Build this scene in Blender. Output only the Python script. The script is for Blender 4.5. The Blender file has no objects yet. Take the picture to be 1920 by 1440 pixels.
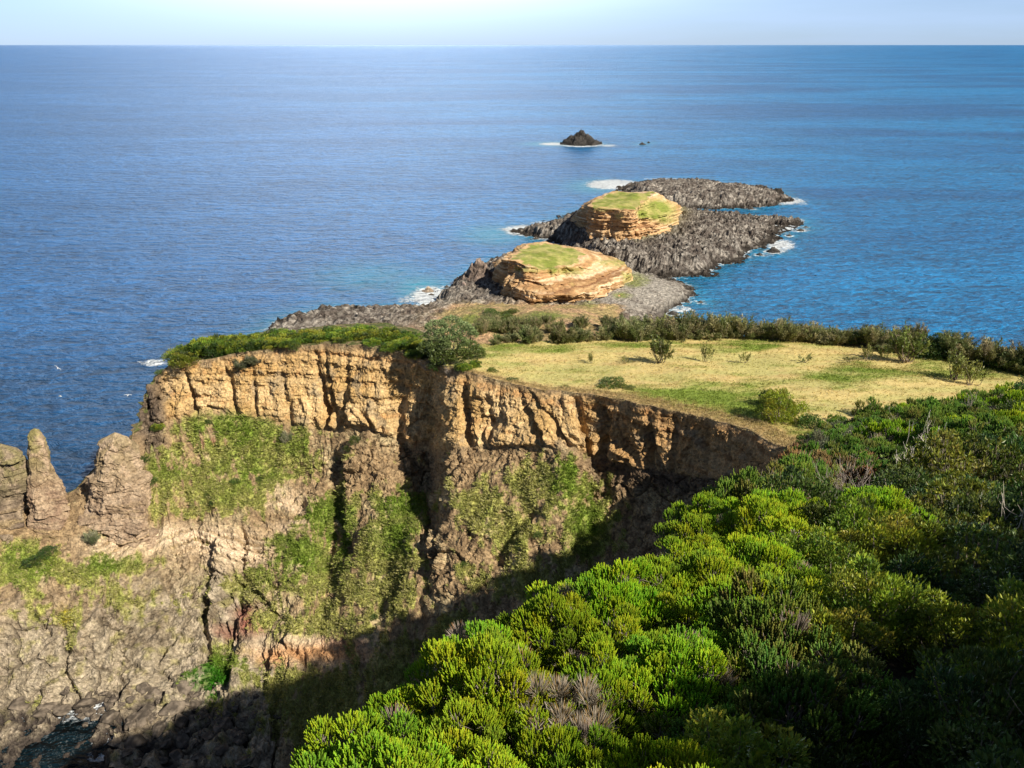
import bpy, math, random
import numpy as np
from mathutils import Vector
from mathutils.bvhtree import BVHTree
R = math.radians
scene = bpy.context.scene
COL = scene.collection

# ------------------------------------------------------------------ camera
FPX, PITCH, CAMZ = 1507.0, 22.9, 100.0
cam_data = bpy.data.cameras.new('camera'); cam = bpy.data.objects.new('camera', cam_data); COL.objects.link(cam)
cam_data.sensor_width = 36.0; cam_data.lens = 36.0 * FPX / 1920.0
cam_data.clip_start = 0.1; cam_data.clip_end = 400000
cam.location = (0, 0, CAMZ); cam.rotation_euler = (R(90 - PITCH), 0, 0)
scene.camera = cam

# ------------------------------------------------------------------ light
SUN_DIR = Vector((0.80, -0.60, 0)).normalized(); SUN_EL = 40.0
sd = Vector((SUN_DIR.x * math.cos(R(SUN_EL)), SUN_DIR.y * math.cos(R(SUN_EL)), math.sin(R(SUN_EL))))
sun_data = bpy.data.lights.new('sun', 'SUN'); sun = bpy.data.objects.new('sun', sun_data); COL.objects.link(sun)
sun_data.energy = 5.0; sun_data.angle = R(0.53); sun_data.color = (1.0, 0.93, 0.80)
sun.rotation_euler = sd.to_track_quat('Z', 'Y').to_euler()
world = bpy.data.worlds.new('World'); scene.world = world; world.use_nodes = True
wn = world.node_tree.nodes; wl = world.node_tree.links
bg = wn['Background']; sky = wn.new('ShaderNodeTexSky'); sky.sky_type = 'NISHITA'; sky.sun_disc = False
sky.sun_elevation = R(SUN_EL); sky.sun_rotation = math.atan2(SUN_DIR.x, SUN_DIR.y)
sky.altitude = 100; sky.air_density = 1.0; sky.dust_density = 0.2; sky.ozone_density = 4.0
bg.inputs['Strength'].default_value = 0.052
def wmath(op, a, b=None, clamp=False):
    n = wn.new('ShaderNodeMath'); n.operation = op; n.use_clamp = clamp
    for i, v in enumerate((a, b)):
        if v is None: continue
        if isinstance(v, (int, float)): n.inputs[i].default_value = v
        else: wl.new(v, n.inputs[i])
    return n.outputs[0]
tc = wn.new('ShaderNodeTexCoord'); sx = wn.new('ShaderNodeSeparateXYZ'); wl.new(tc.outputs['Generated'], sx.inputs[0])
mp = wn.new('ShaderNodeMapping'); mp.inputs['Scale'].default_value = (1.3, 1.3, 14.0); wl.new(tc.outputs['Generated'], mp.inputs[0])
nz = wn.new('ShaderNodeTexNoise'); nz.inputs['Scale'].default_value = 1.6; nz.inputs['Detail'].default_value = 6; wl.new(mp.outputs[0], nz.inputs['Vector'])
cl = wmath('MULTIPLY', wmath('SUBTRACT', nz.outputs['Fac'], 0.42), 3.2, True)
# broad bright cloud bank over the sea ahead and slightly left
az = wmath('ARCTAN2', sx.outputs['X'], sx.outputs['Y'])
dz_ = wmath('DIVIDE', wmath('ADD', az, 0.14), 0.34)
bank = wmath('POWER', 2.718, wmath('MULTIPLY', wmath('MULTIPLY', dz_, dz_), -1.0))
el_ = wmath('DIVIDE', wmath('SUBTRACT', sx.outputs['Z'], 0.20), 0.10)
bank = wmath('MULTIPLY', bank, wmath('POWER', 2.718, wmath('MULTIPLY', wmath('MULTIPLY', el_, el_), -1.0)))
tint = wn.new('ShaderNodeMixRGB'); tint.blend_type = 'MULTIPLY'; tint.inputs[0].default_value = 1.0; tint.inputs[2].default_value = (0.72, 0.92, 1.35, 1)
wl.new(sky.outputs[0], tint.inputs[1])
mix = wn.new('ShaderNodeMixRGB'); mix.inputs[2].default_value = (5.4, 7.3, 10.6, 1)
wl.new(tint.outputs[0], mix.inputs[1]); wl.new(wmath('ADD', wmath('MULTIPLY', cl, 0.45), 0.4), mix.inputs[0])
mix2 = wn.new('ShaderNodeMixRGB'); mix2.inputs[2].default_value = (88, 102, 124, 1)
wl.new(mix.outputs[0], mix2.inputs[1]); wl.new(wmath('MULTIPLY', bank, 0.8), mix2.inputs[0])
dim = wn.new('ShaderNodeVectorMath'); dim.operation = 'SCALE'; wl.new(mix2.outputs[0], dim.inputs[0])
zz_ = wmath('DIVIDE', sx.outputs['Z'], 0.16)
wl.new(wmath('ADD', wmath('MULTIPLY', wmath('POWER', 2.718, wmath('MULTIPLY', wmath('MULTIPLY', zz_, zz_), -1.0)), 1.0), 0.36), dim.inputs['Scale'])
wl.new(dim.outputs[0], bg.inputs['Color'])
scene.view_settings.view_transform = 'Standard'; scene.view_settings.look = 'None'
scene.view_settings.exposure = 0.5; scene.view_settings.gamma = 1.0
scene.cycles.max_bounces = 5; scene.cycles.diffuse_bounces = 2; scene.cycles.glossy_bounces = 2
scene.cycles.transmission_bounces = 2; scene.cycles.use_denoising = True

# ------------------------------------------------------------------ projection helpers
CP, SP = math.cos(R(PITCH)), math.sin(R(PITCH))
def ray(px, py):
    px = np.asarray(px, float); py = np.asarray(py, float)
    xc = (px - 960) / FPX; yc = -(py - 720) / FPX
    return np.stack([xc, CP + yc * SP, -SP + yc * CP], -1)
def at_depth(px, py, y):
    d = ray(px, py); t = np.asarray(y, float) / d[..., 1]
    return d * t[..., None] + np.array([0, 0, CAMZ])
def at_z(px, py, z):
    d = ray(px, py); t = (np.asarray(z, float) - CAMZ) / d[..., 2]
    return d * t[..., None] + np.array([0, 0, CAMZ])
def to_px(P):
    P = np.asarray(P, float); x = P[..., 0]; y = P[..., 1]; z = P[..., 2] - CAMZ
    f = y * CP - z * SP; u = y * SP + z * CP
    f = np.maximum(f, 0.5)
    return 960 + FPX * x / f, 720 - FPX * u / f

# ------------------------------------------------------------------ numpy noise
def _h(ix, iy, iz, s):
    n = (ix.astype(np.int64) * 374761393 + iy.astype(np.int64) * 668265263 + iz.astype(np.int64) * 2147483647 + s * 974634777) & 0xffffffff
    n = ((n ^ (n >> 13)) * 1274126177) & 0xffffffff
    n = ((n ^ (n >> 16)) * 2246822519) & 0xffffffff
    return (n ^ (n >> 15)) & 0xffffffff
def noise3(P, s=0):
    P = np.asarray(P, float); i = np.floor(P).astype(np.int64); f = P - i; w = f * f * f * (f * (f * 6 - 15) + 10)
    out = 0.0
    for dx in (0, 1):
        wx = w[..., 0] if dx else 1 - w[..., 0]
        for dy in (0, 1):
            wy = w[..., 1] if dy else 1 - w[..., 1]
            for dz in (0, 1):
                wz = w[..., 2] if dz else 1 - w[..., 2]
                h = _h(i[..., 0] + dx, i[..., 1] + dy, i[..., 2] + dz, s)
                gx = (h & 255) / 127.5 - 1; gy = ((h >> 8) & 255) / 127.5 - 1; gz = ((h >> 16) & 255) / 127.5 - 1
                out = out + wx * wy * wz * (gx * (f[..., 0] - dx) + gy * (f[..., 1] - dy) + gz * (f[..., 2] - dz))
    return out * 1.2
def fbm(P, s=0, o=4, g=0.5):
    a, t = 1.0, 0.0; P = np.asarray(P, float)
    for k in range(o):
        t = t + a * noise3(P * 2 ** k + 17.3 * k, s + k); a *= g
    return t
def ridged(P, s=0, o=4, g=0.5):
    a, t = 1.0, 0.0; P = np.asarray(P, float)
    for k in range(o):
        t = t + a * (1 - 2.2 * np.abs(noise3(P * 2 ** k + 11.7 * k, s + k))); a *= g
    return t / 1.6
def worley(P, s=0):
    P = np.asarray(P, float); i = np.floor(P).astype(np.int64)
    f1 = np.full(P.shape[:-1], 9.0); f2 = f1.copy(); idn = np.zeros(P.shape[:-1])
    for dx in (-1, 0, 1):
        for dy in (-1, 0, 1):
            for dz in (-1, 0, 1):
                c = i + np.array([dx, dy, dz]); h = _h(c[..., 0], c[..., 1], c[..., 2], s)
                q = c + np.stack([(h & 1023) / 1023., ((h >> 10) & 1023) / 1023., ((h >> 20) & 1023) / 1023.], -1)
                d = np.sqrt(((P - q) ** 2).sum(-1)); m = d < f1
                f2 = np.where(m, f1, np.minimum(f2, d)); idn = np.where(m, (h % 997) / 997., idn); f1 = np.where(m, d, f1)
    return f1, f2, idn
def sstep(a, b, x):
    t = np.clip((x - a) / (b - a), 0, 1); return t * t * (3 - 2 * t)
def lerp(a, b, t):
    t = np.asarray(t)[..., None] if np.ndim(a) > np.ndim(t) or np.ndim(b) > np.ndim(t) else t
    return a + (b - a) * t
def C(*v): return np.array(v, float)

# ------------------------------------------------------------------ mesh helpers
def tag(o, label=None, cat=None, group=None, kind=None):
    if label: o['label'] = label
    if cat: o['category'] = cat
    if group: o['group'] = group
    if kind: o['kind'] = kind
    return o
def empty(name, loc=(0, 0, 0)):
    o = bpy.data.objects.new(name, None); COL.objects.link(o); o.location = loc; o.empty_display_size = 0.2; return o
def mesh_np(name, V, F, mat, col=None, parent=None, smooth=True, attrs=None):
    """V (n,3), F (m,k) int array with constant k"""
    me = bpy.data.meshes.new(name); V = np.asarray(V, np.float32); F = np.asarray(F, np.int32)
    n, m, k = len(V), len(F), F.shape[1]
    me.vertices.add(n); me.vertices.foreach_set('co', V.ravel())
    me.loops.add(m * k); me.loops.foreach_set('vertex_index', F.ravel())
    me.polygons.add(m); me.polygons.foreach_set('loop_start', np.arange(m, dtype=np.int32) * k)
    me.polygons.foreach_set('use_smooth', np.full(m, smooth, bool))
    if col is not None:
        a = me.color_attributes.new('Col', 'FLOAT_COLOR', 'POINT')
        c4 = np.ones((n, 4), np.float32); c4[:, :3] = np.clip(col, 0, 1); a.data.foreach_set('color', c4.ravel())
    for an, av in (attrs or {}).items():
        a = me.attributes.new(an, 'FLOAT', 'POINT'); a.data.foreach_set('value', np.asarray(av, np.float32))
    me.update(calc_edges=True); me.materials.append(mat)
    o = bpy.data.objects.new(name, me); COL.objects.link(o)
    if parent: o.parent = parent
    return o
def grid_faces(nu, nv):
    i = np.arange(nu * nv).reshape(nu, nv)
    return np.stack([i[:-1, :-1], i[1:, :-1], i[1:, 1:], i[:-1, 1:]], -1).reshape(-1, 4)
def submesh(V, F, mask, col):
    f = F[mask]; u, inv = np.unique(f.ravel(), return_inverse=True)
    return V[u], inv.reshape(-1, F.shape[1]), col[u]
def normals_grid(P):
    du = np.gradient(P, axis=0); dv = np.gradient(P, axis=1); n = np.cross(du, dv)
    return n / np.maximum(np.linalg.norm(n, axis=-1, keepdims=True), 1e-9)
def sdf_poly(X, Y, poly):
    """signed distance, negative inside"""
    poly = np.asarray(poly, float); d = np.full(X.shape, 1e9); ins = np.zeros(X.shape, bool)
    for a, b in zip(poly, np.roll(poly, -1, 0)):
        ex, ey = b - a; wx, wy = X - a[0], Y - a[1]
        t = np.clip((wx * ex + wy * ey) / (ex * ex + ey * ey + 1e-9), 0, 1)
        d = np.minimum(d, (wx - ex * t) ** 2 + (wy - ey * t) ** 2)
        c = ((a[1] > Y) != (b[1] > Y)) & (X < (b[0] - a[0]) * (Y - a[1]) / (b[1] - a[1] + 1e-12) + a[0])
        ins ^= c
    return np.where(ins, -1, 1) * np.sqrt(d)
def blobs(px, py, L):
    t = np.zeros(np.shape(px))
    for b in L:
        cx, cy, rx, ry = b[:4]; w = b[4] if len(b) > 4 else 1.0
        t = np.maximum(t, w * np.exp(-(((px - cx) / rx) ** 2 + ((py - cy) / ry) ** 2) ** 1.3))
    return t

# ------------------------------------------------------------------ materials
def new_mat(name):
    m = bpy.data.materials.new(name); m.use_nodes = True; return m, m.node_tree.nodes, m.node_tree.links, m.node_tree.nodes['Principled BSDF']
def terrain_mat(name, rough=0.95, var=0.5, scale=2.2, bump=0.25, dist=0.15, stretch=(1, 1, 1)):
    m, n, l, p = new_mat(name)
    a = n.new('ShaderNodeVertexColor'); a.layer_name = 'Col'
    t = n.new('ShaderNodeTexCoord'); mp = n.new('ShaderNodeMapping'); mp.inputs['Scale'].default_value = stretch
    l.new(t.outputs['Object'], mp.inputs[0])
    z = n.new('ShaderNodeTexNoise'); z.inputs['Scale'].default_value = scale; z.inputs['Detail'].default_value = 8; z.inputs['Roughness'].default_value = 0.65
    l.new(mp.outputs[0], z.inputs['Vector'])
    r = n.new('ShaderNodeMapRange'); r.inputs['From Min'].default_value = 0.3; r.inputs['From Max'].default_value = 0.7
    r.inputs['To Min'].default_value = 1 - var; r.inputs['To Max'].default_value = 1 + var; l.new(z.outputs['Fac'], r.inputs['Value'])
    x = n.new('ShaderNodeVectorMath'); x.operation = 'SCALE'; l.new(a.outputs['Color'], x.inputs[0]); l.new(r.outputs[0], x.inputs['Scale'])
    l.new(x.outputs[0], p.inputs['Base Color'])
    b = n.new('ShaderNodeBump'); b.inputs['Strength'].default_value = bump * 2; b.inputs['Distance'].default_value = dist
    l.new(z.outputs['Fac'], b.inputs['Height']); l.new(b.outputs[0], p.inputs['Normal'])
    p.inputs['Roughness'].default_value = rough; p.inputs['Specular IOR Level'].default_value = 0.15
    return m
M = {}
M['cliff'] = terrain_mat('cliff_rock', var=0.55, scale=2.2, bump=0.5, dist=0.5)
M['meadow'] = terrain_mat('meadow_grass', var=0.22, scale=1.2, bump=0.3, dist=0.2)
M['lava'] = terrain_mat('lava_rock', var=0.7, scale=0.7, bump=0.8, dist=1.3)
M['islet'] = terrain_mat('islet_rock', var=0.3, scale=0.5, bump=0.5, dist=0.5, stretch=(1, 1, 4))
M['boulder'] = terrain_mat('boulder_rock', var=0.4, scale=2.0, bump=0.5, dist=0.2)
def leaf_mat(name, rough=0.5, spec=0.3, trans=0.25, hv=0.12):
    m, n, l, p = new_mat(name)
    a = n.new('ShaderNodeVertexColor'); a.layer_name = 'Col'
    oi = n.new('ShaderNodeObjectInfo'); hs = n.new('ShaderNodeHueSaturation')
    r = n.new('ShaderNodeMapRange'); r.inputs['To Min'].default_value = 1 - hv * 2; r.inputs['To Max'].default_value = 1 + hv * 2
    l.new(oi.outputs['Random'], r.inputs['Value']); l.new(r.outputs[0], hs.inputs['Value'])
    w = n.new('ShaderNodeTexWhiteNoise'); w.noise_dimensions = '1D'; l.new(oi.outputs['Random'], w.inputs['W'])
    r2 = n.new('ShaderNodeMapRange'); r2.inputs['To Min'].default_value = 0.5 - hv * 0.22; r2.inputs['To Max'].default_value = 0.5 + hv * 0.12
    l.new(w.outputs['Value'], r2.inputs['Value']); l.new(r2.outputs[0], hs.inputs['Hue'])
    l.new(a.outputs['Color'], hs.inputs['Color']); l.new(hs.outputs[0], p.inputs['Base Color'])
    p.inputs['Roughness'].default_value = rough; p.inputs['Specular IOR Level'].default_value = spec
    if trans:
        tr = n.new('ShaderNodeBsdfTranslucent'); l.new(hs.outputs[0], tr.inputs['Color'])
        mx = n.new('ShaderNodeMixShader'); mx.inputs[0].default_value = trans
        l.new(p.outputs[0], mx.inputs[1]); l.new(tr.outputs[0], mx.inputs[2]); l.new(mx.outputs[0], n['Material Output'].inputs['Surface'])
    return m
M['heath'] = leaf_mat('heath_foliage', 0.6, 0.2, 0.15, 0.10)
M['leaf'] = leaf_mat('shrub_leaves', 0.42, 0.35, 0.25, 0.14)
M['twig'] = leaf_mat('woody_twigs', 0.85, 0.1, 0.0, 0.1)
M['grass'] = leaf_mat('grass_blades', 0.7, 0.15, 0.25, 0.0)
M['bird'] = new_mat('white_feathers')[0]
M['bird'].node_tree.nodes['Principled BSDF'].inputs['Base Color'].default_value = (0.8, 0.79, 0.76, 1)

# ================================================================== HEADLAND (cliff + meadow), one lofted sheet
# each column: rim, base of the ochre wall, then four rows down the slope, and a foot row: (px, py, forward distance in m)
COLS = [
 [(-420,1000,106),(-420,1060,102),(-400,1140,97),(-400,1230,93),(-400,1300,90),(-400,1360,88),(-400,1480,82)],
 [(-60,945,124),(-60,1010,119),(-60,1100,111),(-60,1200,105),(-60,1290,101),(-60,1350,98),(-60,1460,87.6)],
 [(0,945,127),(0,1000,122),(0,1100,113),(0,1200,107),(0,1290,103),(0,1345,99.3),(0,1460,87.6)],
 [(60,945,130),(65,1010,123),(70,1095,114.5),(70,1190,108),(70,1285,103),(70,1345,99.3),(70,1460,87.4)],
 [(140,922,132),(145,1000,124),(150,1090,116),(150,1190,109),(150,1290,103),(150,1350,99.2),(150,1460,87.2)],
 [(175,880,134),(180,960,128),(185,1060,119),(190,1170,111),(195,1280,104),(200,1340,99.9),(200,1460,87)],
 [(250,828,142),(225,900,136),(225,1010,126),(230,1130,115),(240,1250,107),(245,1320,101.2),(255,1460,86.6)],
 [(258,775,150),(265,860,144),(290,960,134),(310,1090,121),(320,1200,112),(330,1310,102.5),(330,1460,86.2)],
 [(290,712,155),(296,790,150),(315,920,139),(345,1060,125),(355,1190,114),(370,1305,102.6),(370,1460,86)],
 [(313,686,156),(322,778,152),(345,900,142),(375,1040,128),(395,1180,116),(405,1290,104.5),(410,1460,86)],
 [(400,672,156),(400,768,151.5),(420,890,143),(430,1010,129),(440,1150,117),(450,1270,106),(460,1460,86)],
 [(440,662,156),(440,768,151.5),(455,890,143.5),(475,1010,128.5),(485,1150,117),(495,1260,106.5),(500,1460,86)],
 [(500,655,156),(505,780,150.5),(515,895,143.5),(530,1015,127.5),(520,1140,116.5),(510,1250,107),(520,1460,87)],
 [(560,648,155),(570,795,149),(575,900,143),(585,1020,126),(565,1130,116),(548,1235,107),(540,1460,86)],
 [(610,645,154),(615,800,148.5),(608,890,142.5),(598,1030,126.5),(590,1130,117.5),(580,1225,107),(580,1460,85.5)],
 [(640,645,153),(640,805,147),(630,895,142),(618,1040,128),(610,1130,118),(610,1225,107),(610,1460,85)],
 [(672,646,152),(668,790,145.5),(655,880,138.7),(642,1030,126),(640,1130,115.5),(640,1215,106),(650,1460,83.5)],
 [(700,648,151),(700,800,145),(690,890,138),(690,1010,124.5),(680,1120,113),(680,1205,104.5),(700,1460,82)],
 [(740,657,149),(735,815,144.5),(738,895,137.5),(742,1000,122.5),(730,1110,114),(715,1197,104.5),(740,1460,81)],
 [(775,668,146),(770,830,143.5),(775,905,139),(780,1000,120),(770,1100,109.5),(760,1190,104.5),(790,1460,80)],
 [(815,684,143),(818,848,141.5),(815,920,136.5),(808,1010,118),(797,1100,108.5),(795,1180,105),(820,1460,79.5)],
 [(833,690,141),(832,842,135),(828,920,127),(818,1010,116.2),(812,1098,107.8),(815,1175,103),(840,1460,79)],
 [(848,692,139),(846,835,130.5),(845,920,121.5),(845,1010,113),(845,1095,106.5),(850,1170,102),(870,1460,78)],
 [(885,697,137.5),(882,833,130),(885,920,120.8),(890,1010,112),(892,1093,105.5),(900,1167,100.5),(925,1460,77)],
 [(930,712,134),(930,832,128),(935,920,119.3),(945,1010,110.5),(950,1090,104.5),(960,1160,98),(980,1460,76)],
 [(1000,728,130),(1005,830,124.5),(1005,920,116.5),(1010,1010,108.5),(1015,1090,102),(1025,1160,95.5),(1040,1460,74)],
 [(1050,733,128),(1060,832,121.5),(1058,920,114.5),(1060,1010,106.5),(1065,1090,100),(1070,1160,94),(1090,1460,72)],
 [(1100,738,126),(1110,850,123),(1105,930,119),(1105,1010,111),(1105,1090,102.5),(1110,1160,95.5),(1130,1460,70)],
 [(1150,746,123),(1155,860,120.5),(1160,940,116.5),(1160,1010,108.5),(1160,1090,101),(1160,1160,94),(1180,1460,68)],
 [(1200,757,119),(1205,872,116.5),(1210,950,112.5),(1210,1020,105),(1210,1090,98),(1210,1160,92),(1230,1460,66)],
 [(1300,778,114),(1300,890,111),(1310,960,106),(1310,1020,100),(1310,1090,93),(1310,1160,87),(1330,1460,62)],
 [(1400,803,106),(1395,898,102.5),(1400,960,97),(1400,1020,92),(1400,1090,86),(1400,1160,80),(1420,1460,56)],
 [(1450,832,99),(1440,892,96),(1450,960,90),(1450,1020,85),(1450,1090,79),(1450,1160,74),(1470,1460,52)],
 [(1560,860,88),(1560,920,85),(1560,980,80),(1560,1040,75),(1560,1100,70),(1560,1170,65),(1560,1460,46)],
]
BACK = {}   # far edge of the plateau for a rim column: (px, py, z)
for k, v in {6:(262,822,None), 848:(872,652,41.5), 885:(905,645,41), 930:(960,640,41), 1000:(1070,636,40.5), 1050:(1150,632,40), 1100:(1230,630,40), 1150:(1320,630,39.8),
             1200:(1420,630,39.8), 1300:(1620,643,40.5), 1400:(1800,670,42), 1450:(1960,700,43), 1560:(2350,800,46)}.items(): BACK[k] = v
rowsW = []
for c in COLS:
    a = np.array(c, float); W = at_depth(a[:, 0], a[:, 1], a[:, 2]); rim = W[0]; px0 = c[0][0]
    if px0 in BACK:
        b = at_z(BACK[px0][0], BACK[px0][1], BACK[px0][2])
    elif px0 < 270: b = rim + np.array([-0.3, 2.5, -0.8])
    elif px0 < 330: b = rim + np.array([0, 6, 0.0])
    elif px0 < 790: b = rim + np.array([0, 16 + 0.01 * (px0 - 330), -2.0])
    else: b = rim + np.array([0, 20, -2.0])
    dropy = 22 if px0 < 270 else 40
    bb = np.array([b[0], b[1] + dropy, -6.0])
    bm = (b * 0.62 + bb * 0.38) + np.array([0, -6 if px0 > 270 else -4, -2.0])
    rowsW.append(np.vstack([bb, bm, b, W]))
rowsW = np.array(rowsW)                       # (ncol, 10, 3)
NU = 1180
ukey = np.array([c[0][0] for c in COLS], float)
ug = np.unique(np.concatenate([np.linspace(-420, 0, 70), np.linspace(0, 1460, 1080), np.linspace(1460, 1560, 26)])); NU = len(ug)
NVs = [14, 14, 110, 100, 70, 75, 70, 55, 60]
vt = np.concatenate([np.linspace(k, k + 1, n, endpoint=False) for k, n in enumerate(NVs)] + [[9.0]]); NV = len(vt)
def gsm(A, s, axis=0):
    k = np.exp(-0.5 * (np.arange(-int(3 * s), int(3 * s) + 1) / s) ** 2); k /= k.sum()
    pad = [(0, 0)] * A.ndim; pad[axis] = (len(k) // 2,) * 2
    B = np.pad(A, pad, mode='edge'); return np.apply_along_axis(lambda v: np.convolve(v, k, 'valid'), axis, B)
H = np.zeros((NU, 10, 3))
for r in range(10):
    for c in range(3): H[:, r, c] = np.interp(ug, ukey, rowsW[:, r, c])
H = gsm(H, 6.0, 0)
P = np.zeros((NU, NV, 3))
for c in range(3):
    for i in range(NU): P[i, :, c] = np.interp(vt, np.arange(10), H[i, :, c])
def smooth_v(P, lo, hi, s):
    Q = gsm(P, s, 1); w = sstep(lo, lo + 0.3, vt) * (1 - sstep(hi - 0.3, hi, vt)); return P + (Q - P) * w[None, :, None]
P = smooth_v(P, 4.0, 9.2, 9.0)
U, Vv = np.meshgrid(ug, vt, indexing='ij')
PX, PY = to_px(P)
N = normals_grid(P); N *= np.sign(N[..., 2:3] + 1e-6)
# --- wall band weight (rows 3..4), slope weight (>4), plateau (2..3)
inplat = (Vv <= 3.0); wall = sstep(3.0, 3.12, Vv) * (1 - sstep(3.9, 4.15, Vv)); slope = sstep(3.85, 4.3, Vv)
# arc length along rim for flutes
arc = np.concatenate([[0], np.cumsum(np.linalg.norm(np.diff(H[:, 3, :2], axis=0), axis=1))]); A = np.repeat(arc[:, None], NV, 1)
hz = P[..., 2]
dsp = np.zeros((NU, NV))
# wall: vertical flutes, buttresses that flare at the foot, ledges and blocks
wv = np.clip(Vv - 3, 0, 1)
q = np.stack([A / 7.5 + fbm(np.stack([A / 11, hz / 12, 0 * A], -1), 3, 3) * 1.5, hz / 22., wv * 0.4], -1); amod = 0.35 + 0.9 * sstep(-.3, .4, fbm(np.stack([A / 14., hz / 14., 0 * A], -1), 6, 2))
fl = ridged(q, 5, 3, 0.5)
fl2 = ridged(np.stack([A / 1.7, hz / 9., 0 * A + 3], -1), 9, 3)
foot = sstep(0.35, 1.0, wv)
fine = fbm(P / 1.1, 21, 4, 0.6)
wq = np.stack([A / 3.4, hz / 4.2, P[..., 1] / 6], -1) + .55 * np.stack([fbm(P / 2.6, 55, 4, .6), fbm(P / 2.6, 56, 4, .6), 0 * A], -1)
f1, f2, fid = worley(wq, 4)
crk = 1 - (1 - sstep(0.0, 0.10, f2 - f1)) * sstep(-.15, .35, fbm(P / 6., 57, 3))
led = noise3(np.stack([0.02 * A, 0 * A, hz * 0.85 + 0.15 * fine], -1), 31) + 0.5 * noise3(np.stack([0.03 * A, 0 * A, hz * 2.3], -1), 33)
rim_fade = sstep(3.0, 3.1, Vv)
dsp += wall * (1.3 * (fl - 0.45) * amod + 0.3 * (fl2 - 0.4) * amod + 0.42 * fine + 0.5 * led + 0.35 * (crk - 1) + 0.4 * (fid - .5) + 0.6 * fbm(P / 4., 23, 3))
dsp += wall * foot * np.clip(fl, 0, 1.2) * 1.5
# deep dark clefts seen in the wall, by rim position
for cx, w_, dep, sl in [(342,5,1.8,22),(418,6,1.6,25),(585,7,2.2,30),(605,5,1.2,30),(655,6,1.2,-10),(800,26,1.4,8),(752,12,2.0,5),(868,8,2.2,16),(965,8,1.8,55),(990,6,1.3,70),(915,5,1.0,10),(1075,9,1.8,20),(1130,10,2.0,0),(1220,9,1.2,0),(1265,6,1.0,0),(1330,8,1.0,0),(520,7,1.2,20),(470,5,1.0,10)]:
    xx = cx + sl * wv + 6 * noise3(np.stack([0 * A, hz / 2.5, 0 * A + cx], -1), 2)
    dsp -= wall * dep * np.exp(-((U - xx) / w_) ** 2) * (0.35 + 0.9 * wv)
# slope: gullies running down, lumps, rock crags
vegpre = blobs(PX, PY, [(450,850,150,110),(600,1040,80,90),(720,1060,80,110),(950,960,110,110)])
rock = blobs(PX, PY, [(150,1400,260,80),(350,1390,170,90),(300,1180,150,110),(200,1260,170,80),(60,1240,110,110),(330,1290,120,60),(400,1130,60,80),(700,900,35,45),(700,1000,30,40,.8),(655,900,20,50),(555,940,45,30,.8),(190,900,45,90),(240,870,40,40),
     (390,1040,120,28),(560,860,40,30,.6),(870,1040,50,50,.6),(830,1060,18,60),(470,1120,50,60),(850,880,60,35,.8),(1000,860,60,25,.6),(780,880,40,50),(640,950,14,60),(810,1000,12,90),(270,780,40,60),(1250,930,150,45,.8),(1200,1030,60,80,.7),(80,980,80,50),(420,840,28,14,.8),(510,1290,40,20,0)])
rock = np.clip(rock + 0.35 * fbm(P / 5., 41, 3), 0, 1) * slope
g = ridged(np.stack([A / 7. + 0.6 * noise3(P / 8., 8), Vv * 0.35, 0 * A], -1), 12, 3)
rib = ridged(np.stack([A / 2.6 + .8 * noise3(P / 5., 18), Vv * 0.9, 0 * A], -1), 24, 3)
dsp += slope * (0.55 * (rib - .5) + 0.9 * (g - 0.5) + 0.8 * fbm(P / 6., 14, 3) + 0.22 * fbm(P / 1.0, 15, 3, 0.6))
f1, f2, bid = worley(P / np.array([3.8, 3.8, 3.0]) + 0.6 * np.stack([fbm(P / 3., 44, 4, .6), fbm(P / 3., 46, 4, .6), fbm(P / 3., 47, 4, .6)], -1), 7)
f1b, f2b = f1, f2
g1, g2, bid2 = worley(P / 1.3, 17)
blk = 1.0 * (bid - 0.4) + 0.35 * (sstep(0, 0.22, f2 - f1) - 1) * sstep(-.3, .3, fbm(P / 7., 48, 2)) + 0.15 * (bid2 - 0.5) + 0.9 * (ridged(P / np.array([3., 3., 4.5]), 49, 4, .6) - .5)
h1_, h2_, _i = worley(P / np.array([7., 7., 5.]) + 0.4 * fbm(P / 5., 45, 2)[..., None], 27); blk = blk + 1.6 * (_i - .4) + 0.9 * (sstep(0, .12, h2_ - h1_) - 1)
sc1, sc2, _j = worley(P / np.array([1.5, 1.5, .9]) + .5 * np.stack([fbm(P / 1.2, 141, 3), fbm(P / 1.2, 142, 3), fbm(P / 1.2, 143, 3)], -1), 144)
shard = (_j - .5) * (.22 + .5 * sstep(-.1, .4, fbm(P / 6., 145, 2)))
dsp += slope * shard * np.where(vegpre > .5, .25, 1.0)
but = ridged(np.stack([(A + (Vv - 5) * 9.0) / 15. + .25 * noise3(P / 9., 151), Vv * .25, 0 * A], -1), 152, 3, .55)
dsp += slope * sstep(4.4, 5.4, Vv) * (1 - sstep(430, 620, PX)) * 3.2 * (but - .55)
dsp += rock * 0.95 * blk
nose = blobs(PX, PY, [(272,770,32,62,1.2),(290,830,20,30,.8)]) * (Vv > 2.5)
dsp += nose * (1.5 * blk + 1.0 * (fl2 - .4))
# strata ledges low on the left slope
lay = blobs(PX, PY, [(330,1015,160,26),(450,1035,60,30),(210,1030,50,30,.7),(540,960,40,40,.8),(610,1225,130,28,.8)]) * slope
dsp += lay * 1.5 * (noise3(np.stack([0.05 * A, 0 * A, hz * 1.9 + 0.4 * fine], -1), 51))
dsp *= np.where(U < 280, 0.75, 1.0)
# plateau relief
back = 1 - sstep(1.9, 2.05, Vv)
dsp += (1 - sstep(2.9, 3.0, Vv)) * sstep(1.9, 2.1, Vv) * (0.5 * fbm(P / 14., 61, 3) + 0.05 * fine)
dsp += back * 1.5 * fbm(P / 6., 63, 4)
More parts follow.
